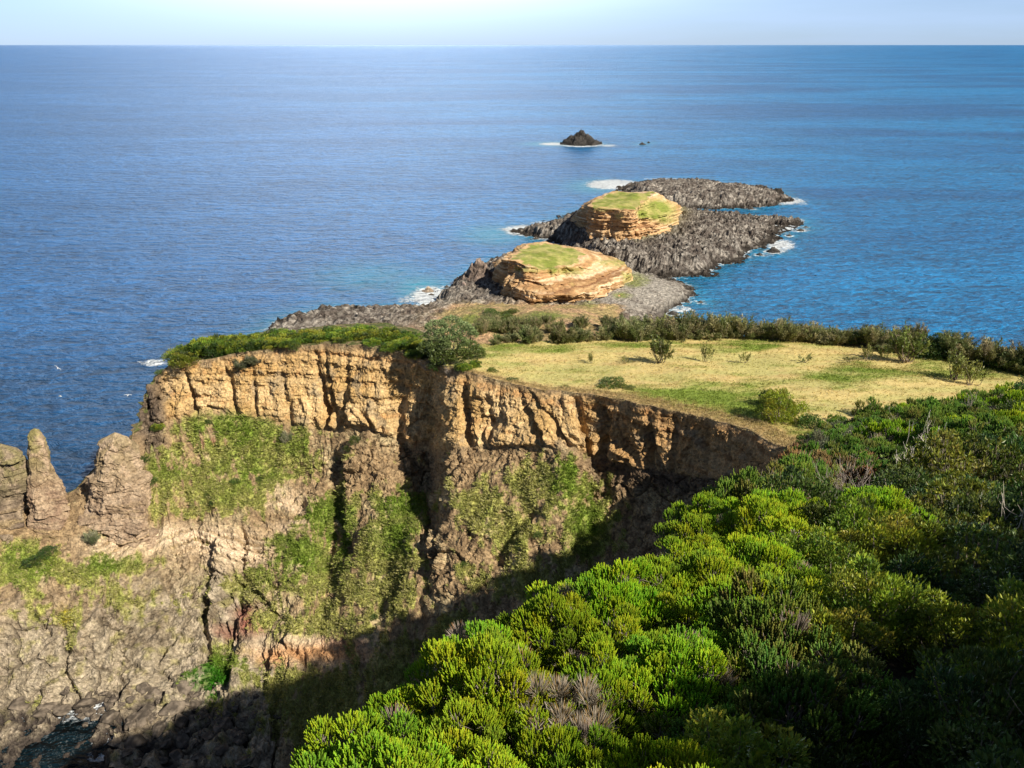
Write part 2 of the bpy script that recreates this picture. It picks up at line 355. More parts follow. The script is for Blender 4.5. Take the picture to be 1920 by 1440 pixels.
# dark clefts down the slope
for path, w_, dep in [([(635,860),(628,920),(640,985),(655,1040)],8,2.2),([(700,790),(655,820)],8,1.5),([(760,830),(790,900),(806,960),(800,1040),(798,1110)],6,.9),([(640,985),(600,1060),(575,1110)],9,1.3),
                      ([(1000,960),(960,1000),(935,1050)],12,1.6),([(255,900),(262,950),(275,980)],5,1.2),([(455,1000),(452,1090),(445,1130)],6,1.5),([(310,1090),(330,1130),(310,1200),(300,1250)],6,1.2),([(395,1080),(385,1170),(395,1250)],6,1.6),([(125,1200),(125,1260),(150,1310)],6,1.5),([(60,1150),(90,1190)],6,1.3),([(440,1090),(480,1110),(520,1160)],7,1.4),([(505,1100),(560,1110)],6,1.0)]:
    pp = np.array(path, float); d = np.full(PX.shape, 1e9)
    for a, b in zip(pp[:-1], pp[1:]):
        e = b - a; t = np.clip(((PX - a[0]) * e[0] + (PY - a[1]) * e[1]) / (e @ e), 0, 1)
        d = np.minimum(d, np.hypot(PX - a[0] - e[0] * t, PY - a[1] - e[1] * t))
    d = d + 5 * noise3(P / 2.2, 19)
    dsp -= slope * dep * np.exp(-(d / w_) ** 2)
Nd = N.copy(); Nd[..., 2] *= np.where(wall > 0.3, 0.15, 1.0); Nd /= np.linalg.norm(Nd, axis=-1, keepdims=True)
edge = 0.5 + 0.5 * sstep(3.0, 3.25, Vv)
P = P + Nd * (dsp * np.where((Vv > 3) & (Vv < 3.3), edge, 1))[..., None]
# ragged rim line
ragged = 0.9 * fbm(np.stack([A / 3., 0 * A, 0 * A], -1), 71, 3) * np.exp(-np.abs(Vv - 3) * 5)
P[..., 1] -= ragged
FN = normals_grid(P); FN *= np.sign(FN[..., 2:3] + 1e-6); up = FN[..., 2]

# --- colours (real surface colours)
n1 = fbm(P / 7., 81, 4); n2 = fbm(P / 1.6, 82, 4, 0.6); n3 = noise3(P / 0.5, 83)
ochre = lerp(C(.50,.32,.13), C(.66,.47,.24), sstep(-.5, .5, n1)[..., None])
band = noise3(np.stack([A * .01, 0 * A, hz * 0.7 + .2 * n2], -1), 84)
ochre = lerp(ochre, C(.40,.19,.065), (0.55 * sstep(.05, .45, band + .5 * n2))[..., None])
upper = np.exp(-np.clip(Vv - 3, 0, 2) * 6) * (0.4 + 0.6 * sstep(-.2, .3, n1))
ochre = lerp(ochre, C(.42,.21,.08), (0.6 * upper)[..., None])
reddish = sstep(1050, 1200, PX) * 0.4
ochre = lerp(ochre, C(.30,.135,.055), reddish[..., None])
ochre = lerp(ochre, C(.20,.14,.09), (0.45 * (1 - crk))[..., None])
ochre = ochre * (1 + .35 * np.clip(fbm(P / .7, 87, 3, .7), -.8, .8))[..., None]
ochre = lerp(ochre, C(.30,.24,.16), (0.6 * sstep(.15, .5, fbm(P / 3.5, 85, 3)))[..., None])
brown = lerp(C(.40,.28,.155), C(.23,.155,.085), sstep(-.3, .4, n2)[..., None])
brown = lerp(brown, C(.55,.44,.25), (0.8 * sstep(.1, .6, n1 + .5 * n3))[..., None])
lava = lerp(C(.47,.39,.275), C(.22,.17,.11), np.clip(.55 * sstep(-.4, .5, n2 + .4 * (bid - .5)) + .6 * sstep(-.1, .4, fbm(P / 11., 146, 3)), 0, 1)[..., None])
lava = lerp(lava, C(.50,.41,.30), (0.7 * sstep(.62, .95, bid2))[..., None])
lava = lerp(lava, C(.30,.27,.08), (0.6 * sstep(.1, .5, fbm(P / 2.5, 86, 3)))[..., None])
brown = brown * (1 - .55 * (1 - sstep(0, .12, sc2 - sc1)) * sstep(-.3, .3, n1))[..., None]
lava = lava * (1 - .3 * (1 - sstep(0, .12, sc2 - sc1)))[..., None]
col = brown
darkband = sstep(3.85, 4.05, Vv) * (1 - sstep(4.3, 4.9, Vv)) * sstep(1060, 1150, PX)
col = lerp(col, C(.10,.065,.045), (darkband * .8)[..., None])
lavaw = blobs(PX, PY, [(150,1400,260,80),(340,1400,170,100),(300,1210,190,130),(200,1290,220,90),(60,1240,110,110),(420,1130,70,70),(270,770,36,70,.9)]) * slope
lavaw = np.maximum(lavaw, sstep(8, 2, P[..., 2]) * (PX < 520))
crv = 1 - sstep(0, .1, f2b - f1b) * sstep(0, .08, h2_ - h1_)
lava = lerp(lava, C(.09,.07,.055), (crv * .45)[..., None])
col = lerp(col, lava, np.clip(lavaw * 1.3, 0, 1)[..., None])
col = lerp(col, ochre, (wall * sstep(295, 312, U))[..., None])
col = lerp(col, lerp(C(.13,.095,.07), C(.25,.19,.13), sstep(0, .6, n2)[..., None]), np.clip(nose * 1.2, 0, .95)[..., None])
pale = lay * sstep(-.1, .25, noise3(np.stack([0.05 * A, 0 * A, hz * 1.9 + 0.4 * fine], -1), 51) + .25)
col = lerp(col, C(.72,.56,.38), np.clip(pale, 0, 1)[..., None])
redp = blobs(PX, PY, [(470,1175,30,22),(455,1150,20,20),(400,835,30,12,.8),(650,1210,45,18,.6),(430,1185,30,14,.6)])
col = lerp(col, C(.30,.12,.085), (redp * slope)[..., None])
cols_or = blobs(PX, PY, [(600,1228,120,16),(520,1235,40,18)]) * slope
col = lerp(col, C(.55,.30,.14), np.clip(cols_or, 0, 1)[..., None])
# vegetation cover on the slope
vegB = blobs(PX, PY, [(470,1100,60,40,.85),(250,1130,70,36,.75),(360,960,50,25,.7),(380,1110,30,60,.6),(90,1150,60,30,.7),(300,1060,60,20,.5),(440,790,110,45),(400,800,60,40),(540,820,70,50),(470,870,130,60),(430,930,110,45),(320,880,55,55,.9),(300,940,60,40,.8),(560,1030,70,50),(600,985,55,55),(640,960,40,60,.9),(610,1090,100,70,.9),(720,1090,90,80,.95),
     (760,970,50,55),(730,1020,60,50),(710,940,30,30,.7),(740,860,25,25,.5),(900,950,60,55,.95),(1000,920,60,60,.95),(1060,900,30,55),(960,1000,80,60,.9),(890,1080,50,40,.7),(1100,1000,70,110,.95),(1000,1080,90,60,.8),(50,1060,90,70,.95),(210,1060,70,36,.95),(140,1090,60,60,.7),(130,1180,40,60,.6),(160,960,30,25,.7),(190,1000,30,25,.8),(270,990,50,25,.6),
     (395,1270,48,30),(430,1250,40,30,.9),(500,1170,50,40,.6),(620,1170,110,40,.85),(640,1330,170,110),(760,1300,140,130),(880,1230,120,80),(540,1290,80,50,.9),(400,1330,40,40,.7),(420,1215,30,20,.6),(300,700,12,20)])
vst = fbm(np.stack([A / 1.6, Vv * 2.2, 0 * A], -1), 93, 4, .6)
veg = np.clip((vegB - 0.44 + 0.55 * fbm(P / 4., 91, 4, .6) + .55 * vst + .25 * noise3(P / .8, 94)) * 3.0, 0, 1) * slope * (1 - np.clip(pale * 1.5, 0, 1))
veg *= np.clip(1.25 - 0.7 * rock * (fid > -1), 0.15, 1)
lush = np.clip(blobs(PX, PY, [(540,1040,80,60),(600,970,50,60),(640,1000,40,70),(760,950,60,40),(750,1010,50,40),(1060,900,30,60),(1100,980,50,80,.9),(440,800,110,50,.85),(560,830,50,40,.7),(395,1280,50,34,1.4),(470,890,100,60,.6),(200,1060,60,30,.9),(50,1060,80,60,.7),(430,1245,60,30,.9),(320,880,50,30,.7)]) + .5 * fbm(P / 2.4, 92, 3), 0, 1.3)
gcol = lerp(C(.43,.42,.12), C(.21,.30,.04), np.clip(lush, 0, 1)[..., None])
gcol = lerp(gcol, C(.10,.14,.035), (.6 * sstep(.2, .6, n2))[..., None])
gcol = lerp(gcol, C(.05,.20,.01), np.clip(blobs(PX, PY, [(395,1285,46,36,1.3)]), 0, 1)[..., None])
gcol = lerp(gcol, C(.50,.40,.02), (.8 * np.clip(blobs(PX, PY, [(112,1110,12,14),(120,1140,14,14),(125,1165,10,10)]) + .3 * n3, 0, 1) * (np.abs(PX - 118) < 30))[..., None])
col = lerp(col, gcol, veg[..., None])
# meadow / plateau colours
dry = lerp(C(.61,.475,.19), C(.51,.45,.165), sstep(-.35, .35, fbm(P / np.array([16., 5., 5.]), 95, 4))[..., None])
mgB = blobs(PX, PY, [(1390,648,120,12,.9),(1290,752,140,24,1.7),(1400,775,110,30,1.7),(1220,742,60,14,1.2),(1380,735,70,22,.9),(1700,700,160,16,.9),(1550,705,60,14,.8),(1850,690,80,20,.9),(1000,652,110,10,.8),(1150,648,100,9,.8),(1750,670,80,12,.8),(940,665,40,10,.5),(1250,640,60,8,.6),(1600,690,70,10,.7),(1480,800,70,30,.8)])
mg = np.clip(1.3 * (mgB - .18 + .85 * fbm(P / np.array([9., 3.5, 3.5]), 96, 4)), 0, 1)
mead = lerp(dry, C(.23,.30,.05), mg[..., None])
mead = lerp(mead, C(.48,.31,.14), (.35 * sstep(.15, .5, fbm(P / np.array([7., 3., 3.]), 97, 4)))[..., None])
mead = lerp(mead, C(.50,.31,.15), (sstep(2.88, 2.99, Vv + .05 * n2) * .75)[..., None])
scrubfloor = lerp(C(.10,.12,.035), C(.25,.19,.10), sstep(-.2, .4, n2)[..., None])
top_l = (U < 832)
mead = np.where(top_l[..., None], scrubfloor, mead)
col = np.where((Vv < 3.0)[..., None], mead, col)
backc = lerp(C(.12,.10,.07), C(.10,.13,.04), sstep(-.1, .3, n2)[..., None])
col = lerp(col, backc, ((1 - sstep(1.9, 2.0, Vv)))[..., None])
col = lerp(col, C(.07,.055,.045), sstep(1.2, 0.2, P[..., 2])[..., None])
HV = P.reshape(-1, 3); HF = grid_faces(NU, NV); HC = col.reshape(-1, 3)
vm = np.repeat(vt[None, :-1], NU - 1, 0).ravel()
um = np.repeat(ug[:-1, None], NV - 1, 1).ravel()
mk = (vm >= 1.98) & (vm < 2.999) & (um > 780)
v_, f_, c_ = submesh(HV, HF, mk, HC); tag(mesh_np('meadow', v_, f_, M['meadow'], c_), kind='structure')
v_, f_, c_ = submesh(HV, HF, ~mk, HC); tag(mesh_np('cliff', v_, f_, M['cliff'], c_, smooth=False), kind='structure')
SX, SY = to_px(P)

# ================================================================== NEAR HILLSIDE under the foreground thicket
ey = np.array([-40, 0, 8, 14, 22, 38, 60, 80, 95, 108, 125, 150]); ex = np.array([-14, -6, -3.1, 0.5, 5.5, 12, 24, 33, 41, 47, 52, 60.])
ez = np.array([96, 95.4, 89.8, 87.6, 83.4, 75.5, 64.4, 56.5, 51.0, 45.5, 41, 34.])
gx = np.unique(np.concatenate([np.arange(-60, 40, 0.6), np.arange(40, 150, 1.5)])); gy = np.unique(np.concatenate([np.arange(-40, 40, 0.6), np.arange(40, 150, 1.2)]))
def hill_z(x, y):
    e = np.interp(y, ey, ex); z0 = np.interp(y, ey, ez); d = x - e
    lat = np.interp(y, [0, 15, 40, 75, 100, 120], [0.02, 0.0, 0.07, 0.2, 0.17, 0.1])
    zr = z0 + lat * np.maximum(d, 0) + 0.006 * np.maximum(d - 12, 0) ** 1.6 * np.interp(y, [0, 60, 120], [1, .6, .2])
    zl = z0 - 1.25 * np.maximum(-d, 0) - 0.35 * (1 - np.exp(-np.maximum(-d, 0)))
    return np.where(d > 0, zr, zl)
GX, GY = np.meshgrid(gx, gy, indexing='ij')
GZ = hill_z(GX, GY); G = np.stack([GX, GY, GZ], -1)
GZ = GZ + 0.3 * fbm(G / 3., 101, 3); G[..., 2] = GZ
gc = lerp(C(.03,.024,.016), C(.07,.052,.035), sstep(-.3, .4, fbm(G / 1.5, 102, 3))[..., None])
keep = (GZ > -4).reshape(-1)
GF = grid_faces(len(gx), len(gy)); GF = GF[keep[GF].all(1)]
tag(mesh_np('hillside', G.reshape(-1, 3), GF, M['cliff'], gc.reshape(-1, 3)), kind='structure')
bvh_hill = BVHTree.FromPolygons(G.reshape(-1, 3).tolist(), GF.tolist())
hs = HF  # headland raycasting mesh
bvh_head = BVHTree.FromPolygons(HV.tolist(), hs.tolist())
def hit(px, py, which='head'):
    d = Vector(ray(px, py)).normalized(); b = bvh_head if which == 'head' else bvh_hill
    loc, nor, i, dist = b.ray_cast(Vector((0, 0, CAMZ)), d)
    return (loc, nor) if loc is not None else (None, None)

# ================================================================== ISLETS (heightfields from nested contours)
def wpoly(pts):
    a = np.array(pts, float); return at_z(a[:, 0], a[:, 1], a[:, 2])[:, :2]
def zp(z, pts): return wpoly([(x, y, z) for x, y in pts])
SHORE = []
def contour_field(X, Y, contours, rim_noise):
    """contours: list of (z, poly) from outermost (z=0) to innermost"""
    ds = [sdf_poly(X, Y, p) + rim_noise for z, p in contours]; zs = [z for z, p in contours]
    h = np.where(ds[0] > 0, zs[0] - 0.45 * ds[0], 0.0)
    for k in range(len(ds)):
        ins = ds[k] <= 0
        if k + 1 < len(ds):
            t = -ds[k] / np.maximum(-ds[k] + np.maximum(ds[k + 1], 0), 1e-6)
            h = np.where(ins, zs[k] + (zs[k + 1] - zs[k]) * np.clip(t, 0, 1), h)
        else: h = np.where(ins, zs[k] + 0 * ds[k], h)
    return h, ds
def grid_for(poly, pad, step):
    a, b = poly.min(0) - pad, poly.max(0) + pad
    x = np.arange(a[0], b[0], step); y = np.arange(a[1], b[1], step); return np.meshgrid(x, y, indexing='ij')
def lava_noise(P, s, amp):
    f1, f2, i1 = worley(P * np.array([1, 1, 0]) / 5.0 + 0.4 * fbm(P / 4., s, 2)[..., None], s)
    g1, g2, i2 = worley(P * np.array([1, 1, 0]) / 2.0, s + 3)
    r = ridged(P * np.array([1, 1, 0]) / 7., s + 5, 5, .65)
    return amp * (.7 * (i1 - .4) + .5 * (sstep(0, .25, f2 - f1) - 1) + .4 * (i2 - .5) + .4 * (sstep(0, .3, g2 - g1) - 1) + 2.2 * (r - .5) + 1.8 * fbm(P * np.array([1, 1, 0]) / 18., s + 14, 2) + .8 * fbm(P * np.array([1, 1, 0]) / 1.7, s + 6, 3, .7)), i1, i2
def lava_cols(P, i1, i2, s, tone=1.0):
    a = fbm(P / 9., s + 8, 4, .6); b = fbm(P / 1.8, s + 9, 3, .6)
    c = lerp(C(.15,.125,.105), C(.46,.41,.35), np.clip(sstep(-.3, .4, .6 * a + .9 * b) * .9 + .5 * (i2 - .4), 0, 1)[..., None]) * tone
    c = lerp(c, C(.05,.042,.036), (.85 * sstep(.05, .4, fbm(P / 1.1, s + 12, 3, .7)))[..., None])
    c = lerp(c, C(.12,.095,.08), (sstep(.55, .9, i1) * .7)[..., None])
    wet = sstep(2.6, 1.0, P[..., 2] + 1.2 * b + .8 * a)
    return lerp(c, C(.035,.028,.022), (wet * .92)[..., None])
# --- neck of land and the lava point west of it (structure)
neck = [(0, zp(0, [(525,606),(545,592),(600,583),(700,578),(785,578),(822,572),(842,545),(868,520),(900,500),(960,478),(1060,462),(1130,470),(1200,515),(1262,524),(1296,538),(1301,553),(1275,572),(1232,588),(1290,610),(1400,680),(1400,800),(900,800),(600,760),(420,700),(470,640),(500,620)])),
        (4, zp(4, [(545,606),(600,590),(700,584),(800,582),(838,572),(850,545),(880,520),(920,505),(980,478),(1060,470),(1120,476),(1190,522),(1262,532),(1280,545),(1262,562),(1215,580),(1200,600),(1260,620),(1350,690),(1350,790),(900,790),(600,740),(460,690),(500,640)])),
        (8, zp(8, [(835,590),(855,572),(900,568),(1000,574),(1090,572),(1150,566),(1170,580),(1150,600),(1220,625),(1320,690),(1320,780),(900,780),(800,700),(830,640)])),
        (22, zp(22, [(890,625),(960,605),(1080,604),(1150,612),(1250,640),(1300,700),(1300,760),(900,760),(880,700)]))]
X, Y = grid_for(neck[0][1], 8, 0.9); X = X; Y = Y
ok = (Y > 150)
rn = 2.6 * fbm(np.stack([X / 8., Y / 8., 0 * X], -1), 201, 5, .65)
h, ds = contour_field(X, Y, neck, rn)
Q = np.stack([X, Y, h], -1); ln, i1, i2 = lava_noise(Q, 210, 1.0)
px_, py_ = to_px(Q)
soft = np.clip(blobs(px_, py_, [(960,595,130,22,1.2),(1060,598,80,22,1.2),(1000,620,200,16,1.3)]) + sstep(7.3, 8.5, h) * (py_ > 570), 0, 1)
streak = blobs(px_, py_, [(1200,550,95,32,1.3)])
ln = lerp(ln, .35 * ridged(np.stack([(X + Y * .5) / 2.2, (Y - X * .3) / 12., 0 * X], -1), 215, 3), np.clip(streak, 0, 1))
h2 = h + ln * (1 - soft) * np.clip(1 + 0 * h, 0, 1) + soft * .5 * fbm(Q / 4., 216, 3)
h2 = np.where(ds[0] > 1.5, np.minimum(h2, -1 + 0.3 * ln), h2)
h2 = np.where(Y < 196, np.minimum(h2, h - 1.5), h2)
Q[..., 2] = h2
c = lava_cols(Q, i1, i2, 220)
c = lerp(c, lerp(C(.50,.45,.38), C(.24,.20,.17), sstep(-.1, .5, ridged(np.stack([(X + Y * .5) / 2.2, (Y - X * .3) / 12., 0 * X], -1), 215, 3) * -1 + .6)[..., None]), (np.clip(streak, 0, 1) * .85 * sstep(1, 2.4, h2))[..., None])
sand = lerp(C(.56,.36,.20), C(.44,.33,.15), sstep(-.3, .3, fbm(Q / 8., 221, 3))[..., None])
c = lerp(c, sand, soft[..., None])
gr = np.clip(blobs(px_, py_, [(880,600,40,14,1.),(1020,592,60,10,1.),(960,610,60,12,1.),(1190,528,30,14,.9),(1165,555,22,8,.9),(1100,572,30,5,.7),(900,580,25,10,.7)]) * 1.3 - .3 + .5 * fbm(Q / 3., 222, 3), 0, 1)
c = lerp(c, C(.25,.28,.07), gr[..., None])
V = Q.reshape(-1, 3); F = grid_faces(*X.shape); F = F[(V[F][:, :, 2].max(1) > -2) & (V[F][:, :, 1].min(1) > 170)]
tag(mesh_np('rocky_neck', V, F, M['lava'], c.reshape(-1, 3), smooth=False), kind='structure')
SHORE.append(neck[0][1]); bvh_neck = BVHTree.FromPolygons(V.tolist(), F.tolist())

def ring_resample(poly, ce, N):
    """radius of a closed outline at N angles about ce (outlines are star shaped)"""
    q = np.vstack([poly, poly[:1]]); t = np.linspace(0, 1, 40, endpoint=False); pts = np.vstack([a + (b - a) * t[:, None] for a, b in zip(q[:-1], q[1:])]) - ce
    an = np.arctan2(pts[:, 1], pts[:, 0]); r = np.hypot(pts[:, 0], pts[:, 1]); o = np.argsort(an); an, r = an[o], r[o]
    g = np.linspace(-np.pi, np.pi, N, endpoint=False); r = np.interp(g, np.concatenate([an - 2 * np.pi, an, an + 2 * np.pi]), np.tile(r, 3))
    k = np.exp(-.5 * (np.arange(-6, 7) / 2.5) ** 2); k /= k.sum(); return g, np.convolve(np.concatenate([r[-6:], r, r[:6]]), k, 'valid')
def table_islet(name, label, shelf, table, step, seed, grassfn, nring=86, tilt=(0, 0)):
    ce = table[-1][1].mean(0); N = 420; root = empty(name, (ce[0], ce[1], 0)); tag(root, label, 'islet')
    zs = np.array([z for z, p in table], float); RR = []
    for z, p in table: g, r = ring_resample(p, ce, N); RR.append(r)
    RR = np.array(RR); RR[:-1] = np.maximum(RR[:-1], RR[-1][None] + .4)
    zz = np.concatenate([[zs[0] - 6], np.linspace(zs[0], zs[-1], nring)]); rr = np.array([np.interp(zz, zs, RR[:, k]) for k in range(N)]).T
    cs = np.stack([np.cos(g), np.sin(g)], -1)
    P3 = np.concatenate([ce + cs[None] * rr[..., None], np.repeat(zz[:, None], N, 1)[..., None]], -1)
    warp = .8 * fbm(P3 / 14., seed, 3); zw = P3[..., 2] + warp
    f1, f2, fi = worley(P3 / np.array([5., 5., 2.4]), seed + 1); fine = fbm(P3 / 1.6, seed + 2, 3, .6)
    st = noise3(np.stack([P3[..., 0] * .03, P3[..., 1] * .03, zw * .75], -1), seed + 3); st2 = noise3(np.stack([P3[..., 0] * .05, P3[..., 1] * .05, zw * 1.9], -1), seed + 4)
    brk = .3 + 1.3 * sstep(-.25, .3, fbm(P3 / np.array([12., 12., 9.]), seed + 8, 2))
    d = (2.0 * st + .9 * st2) * brk + .9 * (fi - .5) + .5 * (sstep(0, .15, f2 - f1) - 1) + .45 * fine + 4.2 * fbm(P3 / np.array([13., 13., 22.]), seed + 5, 4, .6) - 2.2 * np.clip(ridged(P3 / np.array([8., 8., 60.]), seed + 9, 2) - .82, 0, 1) * 3
    fade = sstep(zs[-1], zs[-1] - 1.2, P3[..., 2]) * .6 + .4
    P3[..., :2] += cs[None] * (d * fade)[..., None]
    rim = P3[-1]; tr = np.linspace(0, 1, 46)[1:]; cap = rim[None] * (1 - tr[:, None, None]) + np.array([ce[0], ce[1], zs[-1] + .6]) * tr[:, None, None]
    cap[..., 2] += .35 * fbm(cap / 9., seed + 6, 3) * np.minimum(1, tr * 6)[:, None]
    P3 = np.concatenate([P3, cap]); tl = sstep(zs[0] + 2, zs[-1], P3[..., 2]); P3[..., 2] -= tl * (tilt[0] * (P3[..., 0] - ce[0]) + tilt[1] * (P3[..., 1] - ce[1])) + tl * 1.2 * fbm(P3 / 16., seed + 70, 3); nv = len(P3); low = P3[..., 2] < zs[0] + 0.2
    n = normals_grid(P3); up = np.abs(n[..., 2]); b2 = fbm(P3 / 2.5, seed + 31, 3); zw = P3[..., 2] + .8 * fbm(P3 / 14., seed, 3)
    b = fbm(np.stack([P3[..., 0] * .02, P3[..., 1] * .02, zw * .6], -1), seed + 30, 3, .7)
    rk = lerp(C(.60,.39,.20), C(.42,.24,.11), sstep(-.15, .25, b + .3 * b2)[..., None])
    rk = lerp(rk, C(.74,.56,.36), (.9 * sstep(.12, .4, noise3(np.stack([P3[..., 0] * .02, P3[..., 1] * .02, zw * 1.2], -1), seed + 33) + .25 * b2))[..., None])
    rk = lerp(rk, C(.22,.105,.05), (sstep(.2, .5, noise3(np.stack([P3[..., 0] * .02, P3[..., 1] * .02, zw * 1.8], -1), seed + 35)) * .8)[..., None])
    px_, py_ = to_px(P3); top = np.arange(nv)[:, None] >= nring
    tv = (np.arange(nv)[:, None] - nring) / 45.; topm = sstep(-.03, .03, tv - .10 + .22 * fbm(P3 / 5., seed + 40, 4, .6) + .04 * (P3[..., 0] < ce[0]))
    g_ = np.clip(grassfn(px_, py_, topm, P3[..., 2], b2), 0, 1)
    gcl = lerp(C(.22,.25,.05), C(.40,.36,.12), sstep(-.35, .35, fbm(P3 / 6., seed + 36, 3))[..., None]); c = lerp(rk, gcl, g_[..., None])
    i = np.arange(nv * N).reshape(nv, N); j = np.roll(i, -1, 1); F = np.stack([i[:-1], j[:-1], j[1:], i[1:]], -1).reshape(-1, 4)
    V = P3.reshape(-1, 3); cls = (g_ > .5).ravel()[F[:, 0]]
    for pn, m in (('rock_wall', ~cls), ('grass_cap', cls)):
        v, f, cc = submesh(V, F, m, c.reshape(-1, 3)); mesh_np(pn, v - np.array(root.location), f, M['islet'], cc, root, smooth=False)
    if shelf:
        X, Y = grid_for(shelf[0][1], 8, step); rn = 4.2 * fbm(np.stack([X, Y, 0 * X], -1) / 11., seed, 5, .65) - 4 * np.clip(ridged(np.stack([X, Y, 0 * X], -1) / 16., seed + 50, 2) - .8, 0, 1) * -1; h, ds = contour_field(X, Y, shelf, rn)
        Q = np.stack([X, Y, h], -1); ln, i1, i2 = lava_noise(Q, seed + 10, 1.3)
        h = h * sstep(1, -9, ds[0]) ** .7 + ln * (.35 + .65 * sstep(0, -7, ds[0])); h = np.where(ds[0] > 2, np.minimum(h, -1 + .3 * ln), h); Q[..., 2] = h
        c = lava_cols(Q, i1, i2, seed + 20); px_, py_ = to_px(Q)
        skirt = sdf_poly(X, Y, table[0][1]); tal = np.exp(-np.clip(skirt + 2, 0, 99) / 4.) * (X > ce[0] + 2)
        c = lerp(c, C(.34,.30,.15), (tal * .8)[..., None])
        V = Q.reshape(-1, 3); F = grid_faces(*X.shape); F = F[V[F][:, :, 2].max(1) > -2]
        mesh_np('lava_shelf', V - np.array(root.location), F, M['lava'], c.reshape(-1, 3), root, smooth=False); SHORE.append(shelf[0][1])
    return root

near_table = [(5, zp(5, [(928,528),(935,552),(955,565),(1000,580),(1080,573),(1150,552),(1183,527),(1188,508),(1150,483),(1100,468),(980,464),(938,494)])),
  (12, zp(12, [(934,510),(945,528),(962,545),(1001,552),(1075,551),(1140,533),(1172,512),(1176,500),(1150,482),(1100,470),(1040,462),(985,464),(938,492)])),
  (15.5, zp(15.5, [(950,502),(990,512),(1050,514),(1100,506),(1142,495),(1148,487),(1122,477),(1100,471),(1040,462),(985,465),(948,494)])),
  (19, zp(19, [(948,494),(1000,504),(1045,500),(1082,488),(1100,475),(1090,463),(1040,458),(988,462)]))]
def grass_near(px, py, top, h, b2):
    return np.maximum(top * 1.0, np.clip(blobs(px, py, [(1150,492,40,9,.9),(1060,508,50,8,1.),(1175,520,12,14,.9),(1000,505,40,7,.9)]) - .2 + .6 * b2, 0, 1))
table_islet('rock_islet', 'nearer flat topped ochre islet with a round grassy cap beside the neck of land', None, near_table, 0.6, 300, grass_near, tilt=(.09, -.03))

far_shelf = [(0, zp(0, [(958,434),(985,428),(1030,420),(1070,402),(1130,388),(1250,388),(1310,396),(1370,402),(1440,408),(1506,415),(1495,424),(1478,432),(1455,440),(1448,452),(1405,470),(1382,490),(1345,496),(1330,515),(1275,517),(1200,518),(1150,505),(1100,485),(1060,462),(1035,450),(990,442)])),
  (3.5, zp(3.5, [(985,432),(1035,424),(1080,405),(1250,392),(1310,400),(1400,415),(1395,440),(1375,470),(1335,490),(1320,505),(1270,508),(1200,510),(1110,480),(1060,455)])),
  (6.5, zp(6.5, [(1040,428),(1090,405),(1270,395),(1340,410),(1350,430),(1330,462),(1280,480),(1200,492),(1120,470),(1070,450)]))]
far_table = [(4, zp(4, [(1060,428),(1100,443),(1150,456),(1195,466),(1240,452),(1270,425),(1285,402),(1265,388),(1200,378),(1090,388)])),
  (14, zp(14, [(1075,405),(1120,416),(1187,426),(1215,422),(1250,412),(1275,396),(1262,384),(1210,376),(1150,372),(1095,385)])),
  (17.5, zp(17.5, [(1085,394),(1130,403),(1188,411),(1208,410),(1246,401),(1266,389),(1250,378),(1210,372),(1150,369),(1100,379)])),
  (24, zp(24.5, [(1098,382),(1140,388),(1190,391),(1200,382),(1215,372),(1232,363),(1200,361),(1150,361),(1118,370)]))]
def grass_far(px, py, top, h, b2):
    g = blobs(px, py, [(1232,394,34,19,1.6),(1250,412,24,10,.8),(1205,400,12,12,1.3),(1130,392,26,6,.7),(1160,405,10,8,.7)]) * 1.3 - .25 + .4 * b2
    return np.maximum(top * 1.0, g)
table_islet('rock_islet', 'farther flat topped islet with banded orange cliffs standing on a grey lava shelf', far_shelf, far_table, 0.8, 400, grass_far, tilt=(-.03, -.04))
bigshelf = [(0, zp(0, [(1160,356),(1185,346),(1225,339),(1300,337),(1400,349),(1460,358),(1482,375),(1440,386),(1370,391),(1290,391),(1235,388),(1190,372)])),
  (4.5, zp(4.5, [(1175,356),(1200,347),(1300,342),(1400,354),(1450,364),(1462,374),(1370,386),(1290,386),(1240,382),(1200,370)])),
  (6.5, zp(6.5, [(1195,355),(1300,346),(1380,356),(1390,370),(1330,380),(1260,376)]))]
X, Y = grid_for(bigshelf[0][1], 8, 1.1); rn = 4.5 * fbm(np.stack([X / 12., Y / 12., 0 * X], -1), 501, 5, .65)
h, ds = contour_field(X, Y, bigshelf, rn); Q = np.stack([X, Y, h], -1); ln, i1, i2 = lava_noise(Q, 510, 1.3)
h = np.where(ds[0] > 2, np.minimum(h + ln, -1), h * sstep(1, -12, ds[0]) ** .6 + ln * .8); Q[..., 2] = h
c = lava_cols(Q, i1, i2, 520); V = Q.reshape(-1, 3); F = grid_faces(*X.shape); F = F[V[F][:, :, 2].max(1) > -2]
tag(mesh_np('lava_reef', V, F, M['lava'], c.reshape(-1, 3), smooth=False), 'low jagged dark lava reef without grass behind the farther table islet', 'reef'); SHORE.append(bigshelf[0][1])

